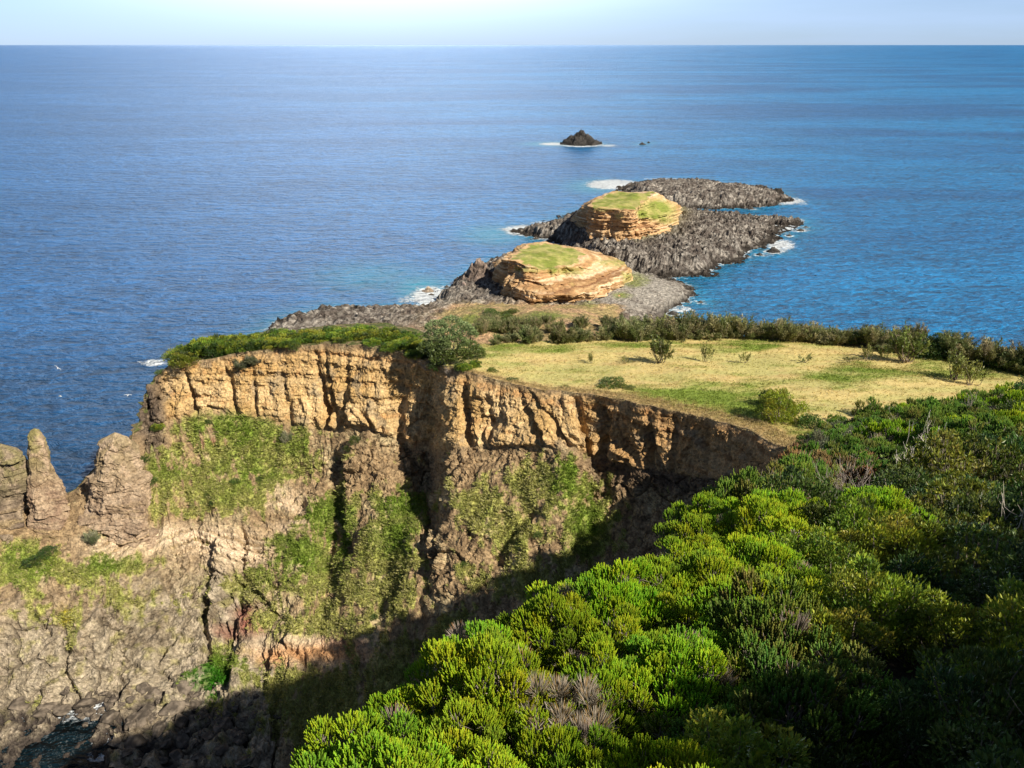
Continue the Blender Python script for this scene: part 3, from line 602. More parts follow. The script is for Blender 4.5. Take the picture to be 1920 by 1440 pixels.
# rocks standing in the sea: (px, py at waterline, half width px, height px, label)
def crag(name, cx, cy, hw, hpx, label, cat, seed, z0=0.0, tone=(.05,.045,.04), peak=0.0, depth=0.8, group=None):
    c0 = at_z(cx, cy, z0); sc = np.linalg.norm(c0 - np.array([0, 0, CAMZ])) / FPX; rx = hw * sc; hh = hpx * sc * 1.05; ry = rx * depth
    n = 70 if hw > 15 else 26
    a, r = np.meshgrid(np.linspace(0, 2 * np.pi, n, endpoint=False), np.linspace(0, 1, n // 2), indexing='ij')
    x = np.cos(a) * r; y = np.sin(a) * r; prof = np.clip(1 - r, 0, 1) ** 0.85
    pk = np.exp(-(((x - peak) / .55) ** 2 + (y / .8) ** 2)) * .55 + .45
    p = np.stack([x * rx, y * ry, prof * pk * hh], -1)
    nn = fbm(p / (rx * .35) + seed, seed, 4, .6); p[..., 2] += (nn * .28 * hh + .12 * hh * (ridged(p / (rx * .2), seed + 1, 2) - .5)) * (r < .97) * sstep(0, .15, r + .1)
    p[..., 0] *= 1 + .25 * noise3(p / rx * 1.7, seed + 2); p[..., 1] *= 1 + .25 * noise3(p / rx * 1.7 + 9, seed + 3)
    p[..., 2] = np.where(r > .97, -1.0 * max(1, .1 * hh), p[..., 2])
    F = grid_faces(n, n // 2); i = np.arange(n * (n // 2)).reshape(n, n // 2); w = np.stack([i[-1, :-1], i[0, :-1], i[0, 1:], i[-1, 1:]], -1).reshape(-1, 4); F = np.vstack([F, w])
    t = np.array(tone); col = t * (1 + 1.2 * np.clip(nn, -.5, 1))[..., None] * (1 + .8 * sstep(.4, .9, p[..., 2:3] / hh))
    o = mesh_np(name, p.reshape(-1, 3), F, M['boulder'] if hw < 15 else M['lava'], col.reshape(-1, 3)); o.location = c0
    tag(o, label, cat, group); SEAROCKS.append((c0[0], c0[1], max(rx, ry))); return o
SEAROCKS = []
crag('sea_stack', 1089, 270, 38, 24, 'black pointed rock standing alone in the open sea', 'sea rock', 600, peak=-.08)
crag('sea_rock', 1204, 271, 7, 4, 'tiny dark rock just clear of the water right of the black pointed rock', 'sea rock', 610)
crag('sea_rock', 1216, 268, 3.5, 3, 'smallest dark rock awash, rightmost beside the lone black pointed rock', 'sea rock', 611)
crag('sea_rock', 1450, 472, 14, 9, 'low dark rock in foam off the right end of the far lava shelf', 'sea rock', 612)
crag('sea_rock', 1424, 478, 7, 4, 'little dark rock in calm water inshore of the foam at the far lava shelf', 'sea rock', 613)
crag('sea_rock', 1478, 377, 6, 4, 'dark rock off the right tip of the low jagged reef', 'sea rock', 614)
crag('sea_rock', 803, 546, 12, 9, 'pale brown rock in breaking surf left of the nearer islet', 'sea rock', 615, tone=(.24,.19,.14))
crag('sea_rock', 1262, 588, 12, 6, 'dark low rock in the foam under the right side of the neck', 'sea rock', 616)

for i_, (a_, b_, w_) in enumerate([(1000,580,8),(1030,579,6),(1085,575,7),(960,572,9),(1120,566,6),(1160,556,5),(945,560,7)]):
    crag('fallen_block', a_, b_, w_, w_ * .7, 'ochre block fallen at the foot of the nearer islet, ' + ('third from left', 'fourth from left', 'fifth from left', 'second from left', 'sixth from left', 'rightmost', 'leftmost')[i_], 'rock', 900 + i_, z0=6, tone=(.40,.24,.12), group='fallen blocks under the nearer islet')
nr = 0
for poly, ids, nn_ in ((far_shelf[0][1], range(7, 24), 26), (bigshelf[0][1], range(0, 11), 14), (neck[0][1], range(0, 7), 10), (neck[0][1], range(15, 21), 5)):
    for q_ in range(nn_):
        rr_ = random.Random(1000 + nr); k_ = rr_.choice(list(ids)) % len(poly); a_, b_ = poly[k_], poly[(k_ + 1) % len(poly)]; t_ = rr_.random(); e_ = b_ - a_; nrm = np.array([e_[1], -e_[0]]); nrm /= np.linalg.norm(nrm) + 1e-6
        sgn = 1 if sdf_poly(np.array([(a_ + b_)[0] / 2 + nrm[0]]), np.array([(a_ + b_)[1] / 2 + nrm[1]]), poly)[0] > 0 else -1
        c_ = a_ + e_ * t_ + nrm * sgn * rr_.uniform(-1, 7); ppx, ppy = to_px(np.array([c_[0], c_[1], 0.])); w_ = rr_.uniform(1.5, 7)
        crag('shore_rock', float(ppx), float(ppy), w_, w_ * rr_.uniform(.4, .8), 'wet black rock in the water off ' + ('the far lava shelf', 'the low jagged reef', 'the lava point west of the neck', 'the lava point west of the neck')[(0, 1, 2, 3)[[id(far_shelf[0][1]), id(bigshelf[0][1]), id(neck[0][1])].index(id(poly))]], 'sea rock', 2000 + nr, tone=(.07,.06,.05), group='rocks fringing the lava shelves'); nr += 1

# ================================================================== SEA
xs = np.concatenate([-np.geomspace(260, 90000, 46)[::-1], np.arange(-256, -60, 4.0), np.arange(-60, 250, 2.0), np.arange(250, 340, 5.0), np.geomspace(345, 90000, 46)])
ys = np.concatenate([np.array([-600, -300, -100, 0, 40]), np.arange(60, 130, 1.2), np.arange(130, 640, 2.2), np.arange(640, 1000, 6), np.geomspace(1010, 160000, 70)])
X, Y = np.meshgrid(xs, ys, indexing='ij')
shore = np.full(X.shape, 400.0); near = (np.abs(X) < 400) & (Y < 1100) & (Y > 50)
xx, yy = X[near], Y[near]; dmin = np.full(xx.shape, 400.0)
for p in SHORE: dmin = np.minimum(dmin, sdf_poly(xx, yy, p))
for x0, y0, r0 in SEAROCKS: dmin = np.minimum(dmin, np.hypot(xx - x0, yy - y0) - r0)
cw = rowsW[:, 8, :2]; cw = np.vstack([cw[:14], [[20, 92], [20, 60], [-200, 60]]])
hb = np.array([[-58, 154], [-68, 160], [-72, 178], [-60, 190], [-30, 192], [20, 192], [20, 100], [-40, 118]])
dmin = np.minimum(dmin, sdf_poly(xx, yy, hb))
headpoly = np.vstack([H[::12, 8, :2][:60], H[::12, 0, :2][:60][::-1]])
dmin = np.minimum(dmin, sdf_poly(xx, yy, headpoly)); shore[near] = dmin
qx, qy = to_px(np.stack([xx, yy, 0 * xx], -1))
fm = np.full(X.shape, 0.0)
f_ = np.exp(-np.clip(dmin, 0, 99) / 3.4) * (.74 + .3 * fbm(np.stack([xx / 25., yy / 25., 0 * xx], -1), 889, 2))
f_ = np.maximum(f_, blobs(qx, qy, [(808,556,40,20,1.4),(770,562,30,8,.8),(790,548,14,8,.9),(985,432,44,11,1.35),(955,430,28,5,.9),(1150,346,56,10,1.4),(1175,362,30,8,1.0),(1250,335,60,2.5,.8),(1480,377,36,8,1.0),(1500,382,30,4,.6),(1462,460,34,14,1.0),(1500,432,24,5,.8),(1440,478,20,5,.6),(1408,432,14,11,1.2),(1040,270,36,3.4,1.1),(1090,273,46,3.6,1.0),(1140,273,26,3,.8),
    (290,680,24,8,1.1),(270,683,14,3,.8),(525,606,14,7,1.),(1270,580,40,9,.8),(1240,592,30,8,.8),(1020,418,30,5,.8),(1310,340,40,2.5,.6),(1420,351,30,3,.6),(1210,398,30,3,.5),
    (30,1345,50,14,.9),(230,1310,35,28,.95),(210,1390,40,18,.95),(235,1425,30,16,1.),(160,1420,30,14,.8),(300,1390,30,12,.7),(330,1420,20,14,.6),(100,1340,30,10,.7)]))
fm[near] = f_
R_ = np.hypot(X, Y) + 1; tone = np.clip(.5 - (X / R_) * 1.9 - .25 * np.exp(-((R_ - 170) / 90.) ** 2) + .3 * fbm(np.stack([X / 300., Y / 700., 0 * X], -1), 888, 4), 0, 1)  # greyer left, bluer right: cloud shade and reflection put into the water colour
painted_dark = np.zeros(X.shape); painted_dark = .45 * sstep(360, 150, np.hypot(X, Y)) * sstep(.12, -.18, X / (np.hypot(X, Y) + 1)) + .25 * sstep(420, 200, np.hypot(X, Y)); painted_dark[near] = np.maximum(painted_dark[near], sstep(150, 105, yy) * .985); sh = np.zeros(X.shape); s_ = np.exp(-np.clip(dmin, 0, 400) / 7.) * .6  # near water and cove painted darker, as steep view and shade would show them
s_ = np.maximum(s_, blobs(qx, qy, [(700,520,110,30,.5),(790,540,60,25,.9),(930,440,70,20,.7),(1120,350,60,14,.8),(1040,270,60,5,.8)])); s_ *= (yy > 200); sh[near] = s_
m, n, l, p = new_mat('sea_water')
tcn = n.new('ShaderNodeTexCoord')
def noise_node(scale, detail=5, rough=.55, stretch=(1, 1, 1), rot=0.0, dist=0.0):
    mp = n.new('ShaderNodeMapping'); mp.inputs['Scale'].default_value = stretch; mp.inputs['Rotation'].default_value = (0, 0, rot)
    l.new(tcn.outputs['Object'], mp.inputs[0]); t = n.new('ShaderNodeTexNoise'); t.inputs['Scale'].default_value = scale
    t.inputs['Detail'].default_value = detail; t.inputs['Roughness'].default_value = rough; t.inputs['Distortion'].default_value = dist; l.new(mp.outputs[0], t.inputs['Vector']); return t.outputs['Fac']
def nm(op, a, b=None, c=None, clamp=False):
    k = n.new('ShaderNodeMath'); k.operation = op; k.use_clamp = clamp
    for i, v in enumerate((a, b, c)):
        if v is None: continue
        if isinstance(v, (int, float)): k.inputs[i].default_value = v
        else: l.new(v, k.inputs[i])
    return k.outputs[0]
def attr(nme):
    a = n.new('ShaderNodeAttribute'); a.attribute_name = nme; return a.outputs['Fac']
def mixc(f, a, b):
    k = n.new('ShaderNodeMixRGB')
    for i, v in enumerate((f, a, b)):
        if isinstance(v, (int, float)): k.inputs[i].default_value = v
        elif isinstance(v, tuple): k.inputs[i].default_value = v + (1,)
        else: l.new(v, k.inputs[i])
    return k.outputs[0]
w1 = noise_node(0.26, 4, .6, (1.0, 2.0, 1), R(-14), 0.5); w0 = noise_node(0.011, 4, .6, (.7, 3.2, 1), R(-8), 0.6); w2 = noise_node(0.06, 5, .6, (1, 2.6, 1), R(-12), .5); w3 = noise_node(1.3, 4, .6, (1, 1.6, 1), R(-20))
hgt = nm('ADD', nm('MULTIPLY', w1, 1.9), nm('ADD', nm('MULTIPLY', w2, 5.0), nm('MULTIPLY', w3, .12)))
bp = n.new('ShaderNodeBump'); bp.inputs['Strength'].default_value = 1.0; bp.inputs['Distance'].default_value = 2.0; l.new(hgt, bp.inputs['Height']); l.new(bp.outputs[0], p.inputs['Normal'])
big = noise_node(0.0022, 5, .6, (.6, 1.8, 1), R(8), .6)
slick = n.new('ShaderNodeMapRange'); slick.inputs['From Min'].default_value = .42; slick.inputs['From Max'].default_value = .6; l.new(big, slick.inputs['Value'])
deep = mixc(slick.outputs[0], (0.001, 0.16, 0.44), (0.002, 0.30, 0.70))
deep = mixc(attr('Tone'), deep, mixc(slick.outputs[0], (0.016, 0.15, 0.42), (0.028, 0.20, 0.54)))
deep = mixc(nm('MULTIPLY', nm('SUBTRACT', nm('ADD', nm('MULTIPLY', w1, .5), nm('ADD', nm('MULTIPLY', w2, .3), nm('MULTIPLY', w0, .2))), .40), 6.0, clamp=True), mixc(.8, deep, (0.001, 0.010, 0.03)), deep)  # low parts of the ripples darkened in the base colour, as wave shading
deep = mixc(attr('PaintedDark'), deep, (0.002, 0.012, 0.016)); teal = mixc(attr('Shallow'), deep, (0.015, 0.28, 0.40))
fn1 = noise_node(0.35, 8, .72, (1, 1, 1), 0, 1.2)
fo = nm('MULTIPLY', nm('SUBTRACT', nm('ADD', attr('Foam'), nm('MULTIPLY', nm('SUBTRACT', fn1, .5), 2.0)), .50), 3.2, clamp=True)
caps = nm('MULTIPLY', nm('SUBTRACT', noise_node(0.09, 7, .7, (1, 2.6, 1), R(-8), 1.0), .712), 14., clamp=True)
fo = nm('MAXIMUM', fo, nm('MULTIPLY', caps, .35))
l.new(mixc(fo, teal, (0.80, 0.84, 0.86)), p.inputs['Base Color'])
l.new(nm('ADD', nm('MULTIPLY', fo, .6), .30), p.inputs['Roughness']); p.inputs['IOR'].default_value = 1.33
l.new(nm('SUBTRACT', .5, nm('MULTIPLY', fo, .3)), p.inputs['Specular IOR Level'])
M['sea'] = m
tag(mesh_np('sea', np.stack([X, Y, 0 * X], -1).reshape(-1, 3), grid_faces(*X.shape), M['sea'], attrs={'Foam': fm.ravel(), 'Shallow': sh.ravel(), 'PaintedDark': painted_dark.ravel(), 'Tone': tone.ravel()}), kind='structure')

# ================================================================== VEGETATION BUILDERS
def basis(D, rng, spin=None):
    D = D / np.maximum(np.linalg.norm(D, axis=1, keepdims=True), 1e-9); n = len(D)
    r = rng.normal(size=(n, 3)); Xa = np.cross(r, D); Xa /= np.maximum(np.linalg.norm(Xa, axis=1, keepdims=True), 1e-9)
    return Xa, np.cross(D, Xa), D
def inst(T, TF, pos, D, sr, sl, rng, c0, c1, curve=0.0):
    """instance template T (k,3) with z in 0..1 along D; radial scale sr, length sl; colour from c0 (base) to c1 (tip)"""
    n, k = len(pos), len(T); Xa, Ya, Za = basis(D, rng)
    z = T[:, 2]; bend = curve * z * z
    V = pos[:, None] + Xa[:, None] * (T[None, :, 0:1] * sr[:, None, None]) + Ya[:, None] * (T[None, :, 1:2] * sr[:, None, None]) + Za[:, None] * (z[None, :, None] * sl[:, None, None])
    V = V + np.array([0, 0, 1.0]) * (bend[None, :, None] * sl[:, None, None])
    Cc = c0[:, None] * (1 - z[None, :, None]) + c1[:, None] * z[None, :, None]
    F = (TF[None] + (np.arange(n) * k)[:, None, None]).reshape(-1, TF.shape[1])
    return V.reshape(-1, 3), F, Cc.reshape(-1, 3)
def finger_T(sides=4, rings=((0, .5), (.2, 1.1), (.38, .7), (.56, 1.1), (.74, .7), (.9, .75), (1.0, .05))):
    V = [(r * math.cos(2 * math.pi * (s + .5 * (i % 2)) / sides), r * math.sin(2 * math.pi * (s + .5 * (i % 2)) / sides), z) for i, (z, r) in enumerate(rings) for s in range(sides)]
    F = [(i * sides + s, i * sides + (s + 1) % sides, (i + 1) * sides + (s + 1) % sides, (i + 1) * sides + s) for i in range(len(rings) - 1) for s in range(sides)]
    return np.array(V), np.array(F)
FT, FF = finger_T()
FT2, FF2 = finger_T(4, ((0, .6), (.3, 1), (.7, .8), (1, .1)))
LT = np.array([(0, 0, 0), (.5, .12, .45), (0, -.05, 1), (-.5, .12, .45)]); LF = np.array([(0, 1, 2, 3)])
def cat(parts):
    V, F, Cc, o = [], [], [], 0
    for v, f, c in parts: V.append(v); F.append(f + o); Cc.append(c); o += len(v)
    return np.vstack(V), np.vstack(F), np.vstack(Cc)
def tube(pts, r0, r1, c, sides=4):
    pts = np.asarray(pts, float); n = len(pts); t = np.gradient(pts, axis=0); t /= np.linalg.norm(t, axis=1, keepdims=True) + 1e-9
    a = np.cross(t, [0.3, 0.9, 0.1]); a /= np.linalg.norm(a, axis=1, keepdims=True) + 1e-9; b = np.cross(t, a); r = np.linspace(r0, r1, n)
    th = np.linspace(0, 2 * np.pi, sides, endpoint=False)
    V = pts[:, None] + (a[:, None] * np.cos(th)[None, :, None] + b[:, None] * np.sin(th)[None, :, None]) * r[:, None, None]
    F = [(i * sides + s, i * sides + (s + 1) % sides, (i + 1) * sides + (s + 1) % sides, (i + 1) * sides + s) for i in range(n - 1) for s in range(sides)]
    return V.reshape(-1, 3), np.array(F), np.tile(np.asarray(c, float), (n * sides, 1))
def branch(a, b, r0, r1, c, rng, wig=.12, n=5, sides=4):
    t = np.linspace(0, 1, n)[:, None]; L = np.linalg.norm(b - a); w = rng.normal(size=(n, 3)) * wig * L * .35 * np.sin(np.pi * t)
    p = a + (b - a) * t + w; p[:, 2] += 0.10 * L * np.sin(np.pi * t[:, 0]) * -1
    return tube(p, r0, r1, c, sides)
def domes(rng, n, Rr, Hh, flat=.75, low=-.15):
    """lobe centres spread over a lumpy dome"""
    k = np.arange(n) + .5; ph = k * 2.399963 + rng.uniform(0, 6); z = 1 - (1 - low) * k / n
    r = np.sqrt(np.maximum(0, 1 - z * z)); sc = rng.uniform(.55, 1.25, n)
    return np.stack([np.cos(ph) * r * Rr * sc, np.sin(ph) * r * Rr * sc, (z * flat + .25) * Hh * (.5 + .5 * sc)], 1)
def heath(seed, nl=38, fl=.135, fr=.0112, lobe=.2, per=150, Rr=.88, Hh=.95, tone=0, dead=0.1):
    """tree heath: lobes of upright bristly green shoots on grey twigs; radius about 1"""
    rng = np.random.default_rng(seed); Lc = domes(rng, nl, Rr, Hh); parts = []; wood = []
    base = np.array([0, 0, -.35]); gre = C(.34, .29, .23)
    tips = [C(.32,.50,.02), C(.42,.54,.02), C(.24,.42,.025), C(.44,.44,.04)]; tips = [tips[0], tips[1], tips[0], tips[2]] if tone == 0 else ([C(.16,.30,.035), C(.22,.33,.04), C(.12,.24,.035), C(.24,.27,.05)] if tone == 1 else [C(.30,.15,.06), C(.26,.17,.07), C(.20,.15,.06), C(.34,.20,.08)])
    for i, lc in enumerate(Lc):
        dd = rng.random() < dead; m = int(per * rng.uniform(.7, 1.25)); lr = lobe * rng.uniform(.75, 1.25)
        u = rng.normal(size=(m, 3)); u[:, 2] = np.abs(u[:, 2]) * 1.1 - .25; u /= np.linalg.norm(u, axis=1, keepdims=True)
        out = lc / (np.linalg.norm(lc) + 1e-6); pos = lc + u * lr * np.array([1, 1, .8]) * rng.uniform(.75, 1.0, (m, 1))
        D = u * .45 + out * .22 + np.array([0, 0, 1.0]) + rng.normal(size=(m, 3)) * .13
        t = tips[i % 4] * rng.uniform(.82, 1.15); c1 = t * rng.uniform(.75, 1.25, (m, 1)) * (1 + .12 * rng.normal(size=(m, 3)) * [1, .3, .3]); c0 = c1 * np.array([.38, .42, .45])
        if dd:
            c1 = C(.40,.34,.27) * rng.uniform(.6, 1.2, (m, 1)); c0 = c1 * .7
            brown = rng.random(m) < .25; c1[brown] = C(.42,.24,.06); D = u * .8 + out * .3 + np.array([0, 0, .8]); wood.append(inst(FT2, FF2, pos - D * .1, D, np.full(m, fr * .38), fl * rng.uniform(1.0, 2.0, m), rng, c0, c1)); continue
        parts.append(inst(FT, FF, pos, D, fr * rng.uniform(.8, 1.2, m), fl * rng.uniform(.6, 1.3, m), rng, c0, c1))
        mid = base + (lc - base) * .55 + rng.normal(size=3) * .04
        wood.append(branch(base, mid, .035, .018, gre * .8, rng)); wood.append(branch(mid, lc, .018, .008, gre * .8, rng))
        k = 14; u2 = rng.normal(size=(k, 3)) * .5 + [0, 0, .4]; wood.append(inst(FT2, FF2, np.tile(lc - [0, 0, lr * .6], (k, 1)), u2, np.full(k, .006), lr * rng.uniform(.8, 1.3, k), rng, np.tile(gre, (k, 1)), np.tile(gre * .9, (k, 1))))
    return cat(parts), cat(wood)
def leafy(seed, nl=22, lobe=.3, per=170, ll=.13, lw=.06, Rr=.85, Hh=1.0, tips=((.16,.24,.04),), upb=.5, low=-.3, rosette=0, flat=.75, base=-.4):
    """broad or small leaved shrub: lobes of leaves on branches"""
    rng = np.random.default_rng(seed); Lc = domes(rng, nl, Rr, Hh, flat, low); parts = []; wood = []; b0 = np.array([0, 0, base]); gre = C(.26, .22, .17)
    for i, lc in enumerate(Lc):
        lr = lobe * rng.uniform(.7, 1.3); t = np.array(tips[rng.integers(len(tips))]) * rng.uniform(.8, 1.2); out = lc / (np.linalg.norm(lc) + 1e-6)
        if rosette:
            m = int(per / rosette * rng.uniform(.8, 1.2)); u = rng.normal(size=(m, 3)); u[:, 2] = np.abs(u[:, 2]) - .2; u /= np.linalg.norm(u, axis=1, keepdims=True)
            c_ = lc + u * lr; ax = u * .4 + out * .3 + [0, 0, .9]; ax /= np.linalg.norm(ax, axis=1, keepdims=True)
            pos = np.repeat(c_, rosette, 0); D = np.repeat(ax, rosette, 0) * .9 + rng.normal(size=(m * rosette, 3)) * .55; mm = m * rosette
            wood.append(inst(FT2, FF2, c_ - ax * ll * 2, ax, np.full(m, ll * .04), np.full(m, ll * 2.0), rng, np.tile(gre, (m, 1)), np.tile(gre * 1.1, (m, 1))))
        else:
            mm = int(per * rng.uniform(.7, 1.3)); u = rng.normal(size=(mm, 3)); u[:, 2] = np.abs(u[:, 2]) * 1.1 - .35; u /= np.linalg.norm(u, axis=1, keepdims=True)
            pos = lc + u * lr * rng.uniform(.55, 1.08, (mm, 1)); D = u * .6 + out * .2 + [0, 0, upb] + rng.normal(size=(mm, 3)) * .45
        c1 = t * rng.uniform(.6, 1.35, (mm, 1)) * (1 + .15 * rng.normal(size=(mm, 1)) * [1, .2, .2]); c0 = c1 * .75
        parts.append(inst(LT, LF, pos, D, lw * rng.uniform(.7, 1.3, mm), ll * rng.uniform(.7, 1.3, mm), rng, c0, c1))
        mid = b0 + (lc - b0) * .5 + rng.normal(size=3) * .06; wood.append(branch(b0, mid, .04, .022, gre, rng)); wood.append(branch(mid, lc + out * lr * .5, .022, .008, gre, rng))
    return cat(parts), cat(wood)
def feathery(seed, nb=16, Hh=1.7, spread=.75, ll=.1, lw=.035, per=120, tips=((.20,.22,.07),), bare=.25, sub=3):
    """upright open shrub: plumes of small leaves along ascending branches"""
    rng = np.random.default_rng(seed); parts = []; wood = []; gre = C(.22, .18, .13)
    for i in range(nb):
        a = rng.uniform(0, 6.283); s = spread * math.sqrt(rng.random()); h = Hh * rng.uniform(.55, 1.05) * (1 - .35 * (s / spread) ** 2); b = np.array([math.cos(a) * s, math.sin(a) * s, h]); o = np.array([math.cos(a) * s * .12, math.sin(a) * s * .12, -.2])
        wood.append(branch(o, b, .03, .006, gre, rng, .25, 6)); t = np.array(tips[rng.integers(len(tips))]) * rng.uniform(.75, 1.25)
        ends = [b] + [b * rng.uniform(.6, .9) + rng.normal(size=3) * .13 for _ in range(sub)]
        for e in ends:
            m = int(per * rng.uniform(.6, 1.3) / (sub + 1) * 1.6); w = rng.beta(2.2, 1.3, m)[:, None]; st = o + (e - o) * bare; axis = (e - st)
            pos = st + axis * w * 1.08 + rng.normal(size=(m, 3)) * (.075 * (1.15 - w) + .02)
            D = axis / np.linalg.norm(axis) * 1.0 + rng.normal(size=(m, 3)) * .5; c1 = t * rng.uniform(.6, 1.4, (m, 1)); parts.append(inst(LT, LF, pos, D, lw * rng.uniform(.7, 1.3, m), ll * rng.uniform(.7, 1.4, m), rng, c1 * .8, c1))
    return cat(parts), cat(wood)
def twiggy(seed, n=26, Hh=1.0, spread=.8, c=(.36, .31, .26), r=.012, sub=7):
    rng = np.random.default_rng(seed); wood = []
    for i in range(n):
        a = rng.uniform(0, 6.283); s = spread * math.sqrt(rng.random()); b = np.array([math.cos(a) * s, math.sin(a) * s, Hh * rng.uniform(.5, 1.05)]); o = np.array([math.cos(a) * s * .15, math.sin(a) * s * .15, -.3]); cc = np.array(c) * rng.uniform(.6, 1.2)
        wood.append(branch(o, b, r, r * .35, cc, rng, .3, 6))
        for k in range(sub):
            t = rng.uniform(.4, .95); p = o + (b - o) * t; q = p + rng.normal(size=3) * .16 + [0, 0, .2]; wood.append(branch(p, q, r * .5, r * .2, cc * 1.1, rng, .2, 3, 3))
    return cat(wood)
def make_plant(name, fol, wood, fmat, base_name='foliage', wname='branches'):
    r = empty(name)
    if fol is not None: mesh_np(base_name, fol[0], fol[1], fmat, fol[2], r, smooth=False)
    if wood is not None: mesh_np(wname, wood[0], wood[1], M['twig'], wood[2], r, smooth=True)
    return r
def copy_tree(o):
    c = o.copy(); COL.objects.link(c)
    for ch in o.children:
        d = ch.copy(); COL.objects.link(d); d.parent = c
    return c
USED = set(); RNG = random.Random(7)
def plant(proto, loc, s, label, catg='shrub', group=None, sz=1.0, tilt=0.0):
    o = proto if proto.name not in USED else copy_tree(proto)
    USED.add(proto.name); o.location = loc; o.scale = (s, s, s * sz)
    o.rotation_euler = (RNG.uniform(-tilt, tilt), RNG.uniform(-tilt, tilt), RNG.uniform(0, 6.283)); tag(o, label, catg, group); return o
ALLP = {}
def mk(key, name, pairs, fmat): ALLP[key] = [make_plant(name, f, w, fmat) for f, w in pairs]
mk('heath', 'heath_bush', [heath(s, dead=d) for s, d in ((1, .06), (2, .0), (3, .14), (4, .08))], M['heath'])
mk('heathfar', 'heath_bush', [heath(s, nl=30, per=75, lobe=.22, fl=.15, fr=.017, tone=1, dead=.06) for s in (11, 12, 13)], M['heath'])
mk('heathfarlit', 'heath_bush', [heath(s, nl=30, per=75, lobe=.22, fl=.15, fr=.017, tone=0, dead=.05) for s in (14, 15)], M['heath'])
mk('rust', 'withered_heath', [heath(16, nl=16, per=50, fl=.2, fr=.022, tone=2, dead=.2)], M['heath'])
mk('halfdead', 'withered_heath', [heath(s, dead=.62) for s in (21, 22)], M['heath'])
YG = ((.28,.38,.03), (.24,.33,.035), (.36,.40,.045), (.17,.26,.03))
mk('yellow', 'leafy_shrub', [leafy(s, nl=30, lobe=.24, per=190, ll=.085, lw=.04, tips=YG) for s in (31, 32, 33)], M['leaf'])
mk('broad', 'broadleaf_shrub', [leafy(s, nl=26, lobe=.28, per=110, ll=.15, lw=.06, tips=((.20,.25,.035), (.13,.18,.03), (.26,.28,.05)), rosette=6) for s in (41, 42)], M['leaf'])
mk('darkleaf', 'leafy_shrub', [leafy(s, nl=26, lobe=.27, per=170, ll=.1, lw=.045, tips=((.07,.13,.025), (.10,.15,.03), (.05,.10,.03))) for s in (45, 46)], M['leaf'])
mk('feather', 'feathery_shrub', [feathery(s, nb=34, Hh=1.35, spread=1.1, ll=.13, lw=.036, per=210, tips=((.30,.30,.13), (.25,.27,.10), (.36,.33,.16), (.18,.22,.07))) for s in (51, 52, 53, 54)], M['leaf'])
mk('feathergrey', 'feathery_shrub', [feathery(s, nb=20, Hh=1.3, ll=.1, lw=.035, per=200, tips=((.22,.24,.13), (.28,.28,.17), (.16,.19,.09))) for s in (57, 58)], M['leaf'])
mk('sapling', 'young_shrub', [feathery(s, nb=nb, Hh=1.6, spread=.85, ll=.16, lw=.06, per=60, tips=((.22,.24,.06), (.17,.21,.05)), bare=.3, sub=2) for s, nb in ((61, 12), (62, 6), (63, 4))], M['leaf'])
mk('dome', 'dome_shrub', [leafy(s, nl=34, lobe=.26, per=150, ll=.12, lw=.06, tips=((.19,.28,.03), (.13,.21,.03), (.26,.31,.035), (.07,.12,.025)), Hh=.62, flat=.9, low=-.05, upb=.8) for s in (71, 72, 73)], M['leaf'])
mk('low', 'low_bush', [leafy(s, nl=14, lobe=.32, per=120, ll=.14, lw=.07, tips=((.09,.15,.03), (.14,.20,.04)), Hh=.7) for s in (81, 82)], M['leaf'])
for k in range(2):
    t = twiggy(90 + k); ALLP.setdefault('dead', []).append(make_plant('dead_shrub', None, t, None))
for k in range(2):
    t = twiggy(95 + k, n=9, Hh=1.9, spread=.8, c=(.55, .50, .42), r=.02, sub=5); ALLP.setdefault('bare', []).append(make_plant('bare_shrub', None, t, None))
exec_tags = []

# ================================================================== FOREGROUND THICKET on the hillside
rng = np.random.default_rng(5)
def spec_at(px, py, e):
    """species of the bush whose crown shows around (px, py)"""
    n_ = RNG.random()
    if py > 1330 and px > 1500: return ('darkleaf', 'dead', 'darkleaf')[int(n_ * 3)]
    if px > 1700 and 830 < py < 1120: return 'broad' if n_ < .7 else ('bare' if n_ < .72 else 'darkleaf')
    if px > 1540 and 1010 < py < 1260: return 'yellow' if n_ < .75 else 'heath'
    if 1230 < px < 1360 and 1300 < py < 1440: return 'yellow'
    if 1400 < px < 1500 and 1180 < py < 1330: return 'heathfar'
    if px > 1350 and py > 1230: return 'darkleaf' if n_ < .55 else ('heathfar' if n_ < .8 else 'yellow')
    if 1460 < px < 1680 and 850 < py < 935: return 'rust' if n_ < .45 else ('dead' if n_ < .6 else 'heathfar')
    if py < 940:
        if py < 740: return 'feather' if n_ < .5 else ('darkleaf' if n_ < .8 else 'feathergrey')
        if 1480 < px < 1620 and py < 850: return 'feathergrey' if n_ < .6 else 'heathfar'
        return 'heathfar' if n_ < .5 else ('heathfarlit' if n_ < .66 else ('feathergrey' if n_ < .76 else ('darkleaf' if n_ < .93 else 'dead')))
    if (920 < px < 1200 and 1200 < py < 1380): return 'halfdead' if n_ < .6 else 'heath'
    if (1180 < px < 1260 and 1190 < py < 1260) or (1340 < px < 1450 and 1150 < py < 1230): return 'halfdead' if n_ < .6 else 'heath'
    if 1500 < px < 1620 and 930 < py < 1020: return 'darkleaf' if n_ < .4 else 'heath'
    return 'heath' if n_ < .86 else ('halfdead' if n_ < .95 else 'yellow')
def size_at(d): return float(np.interp(d, [6, 8, 12, 25, 45, 70, 100], [.55, .72, .9, 1.3, 1.75, 2.1, 2.4]))
cand = []
cxs = rng.uniform(-8, 85, 26000); cys = rng.uniform(3.5, 112, 26000) ** 1.0
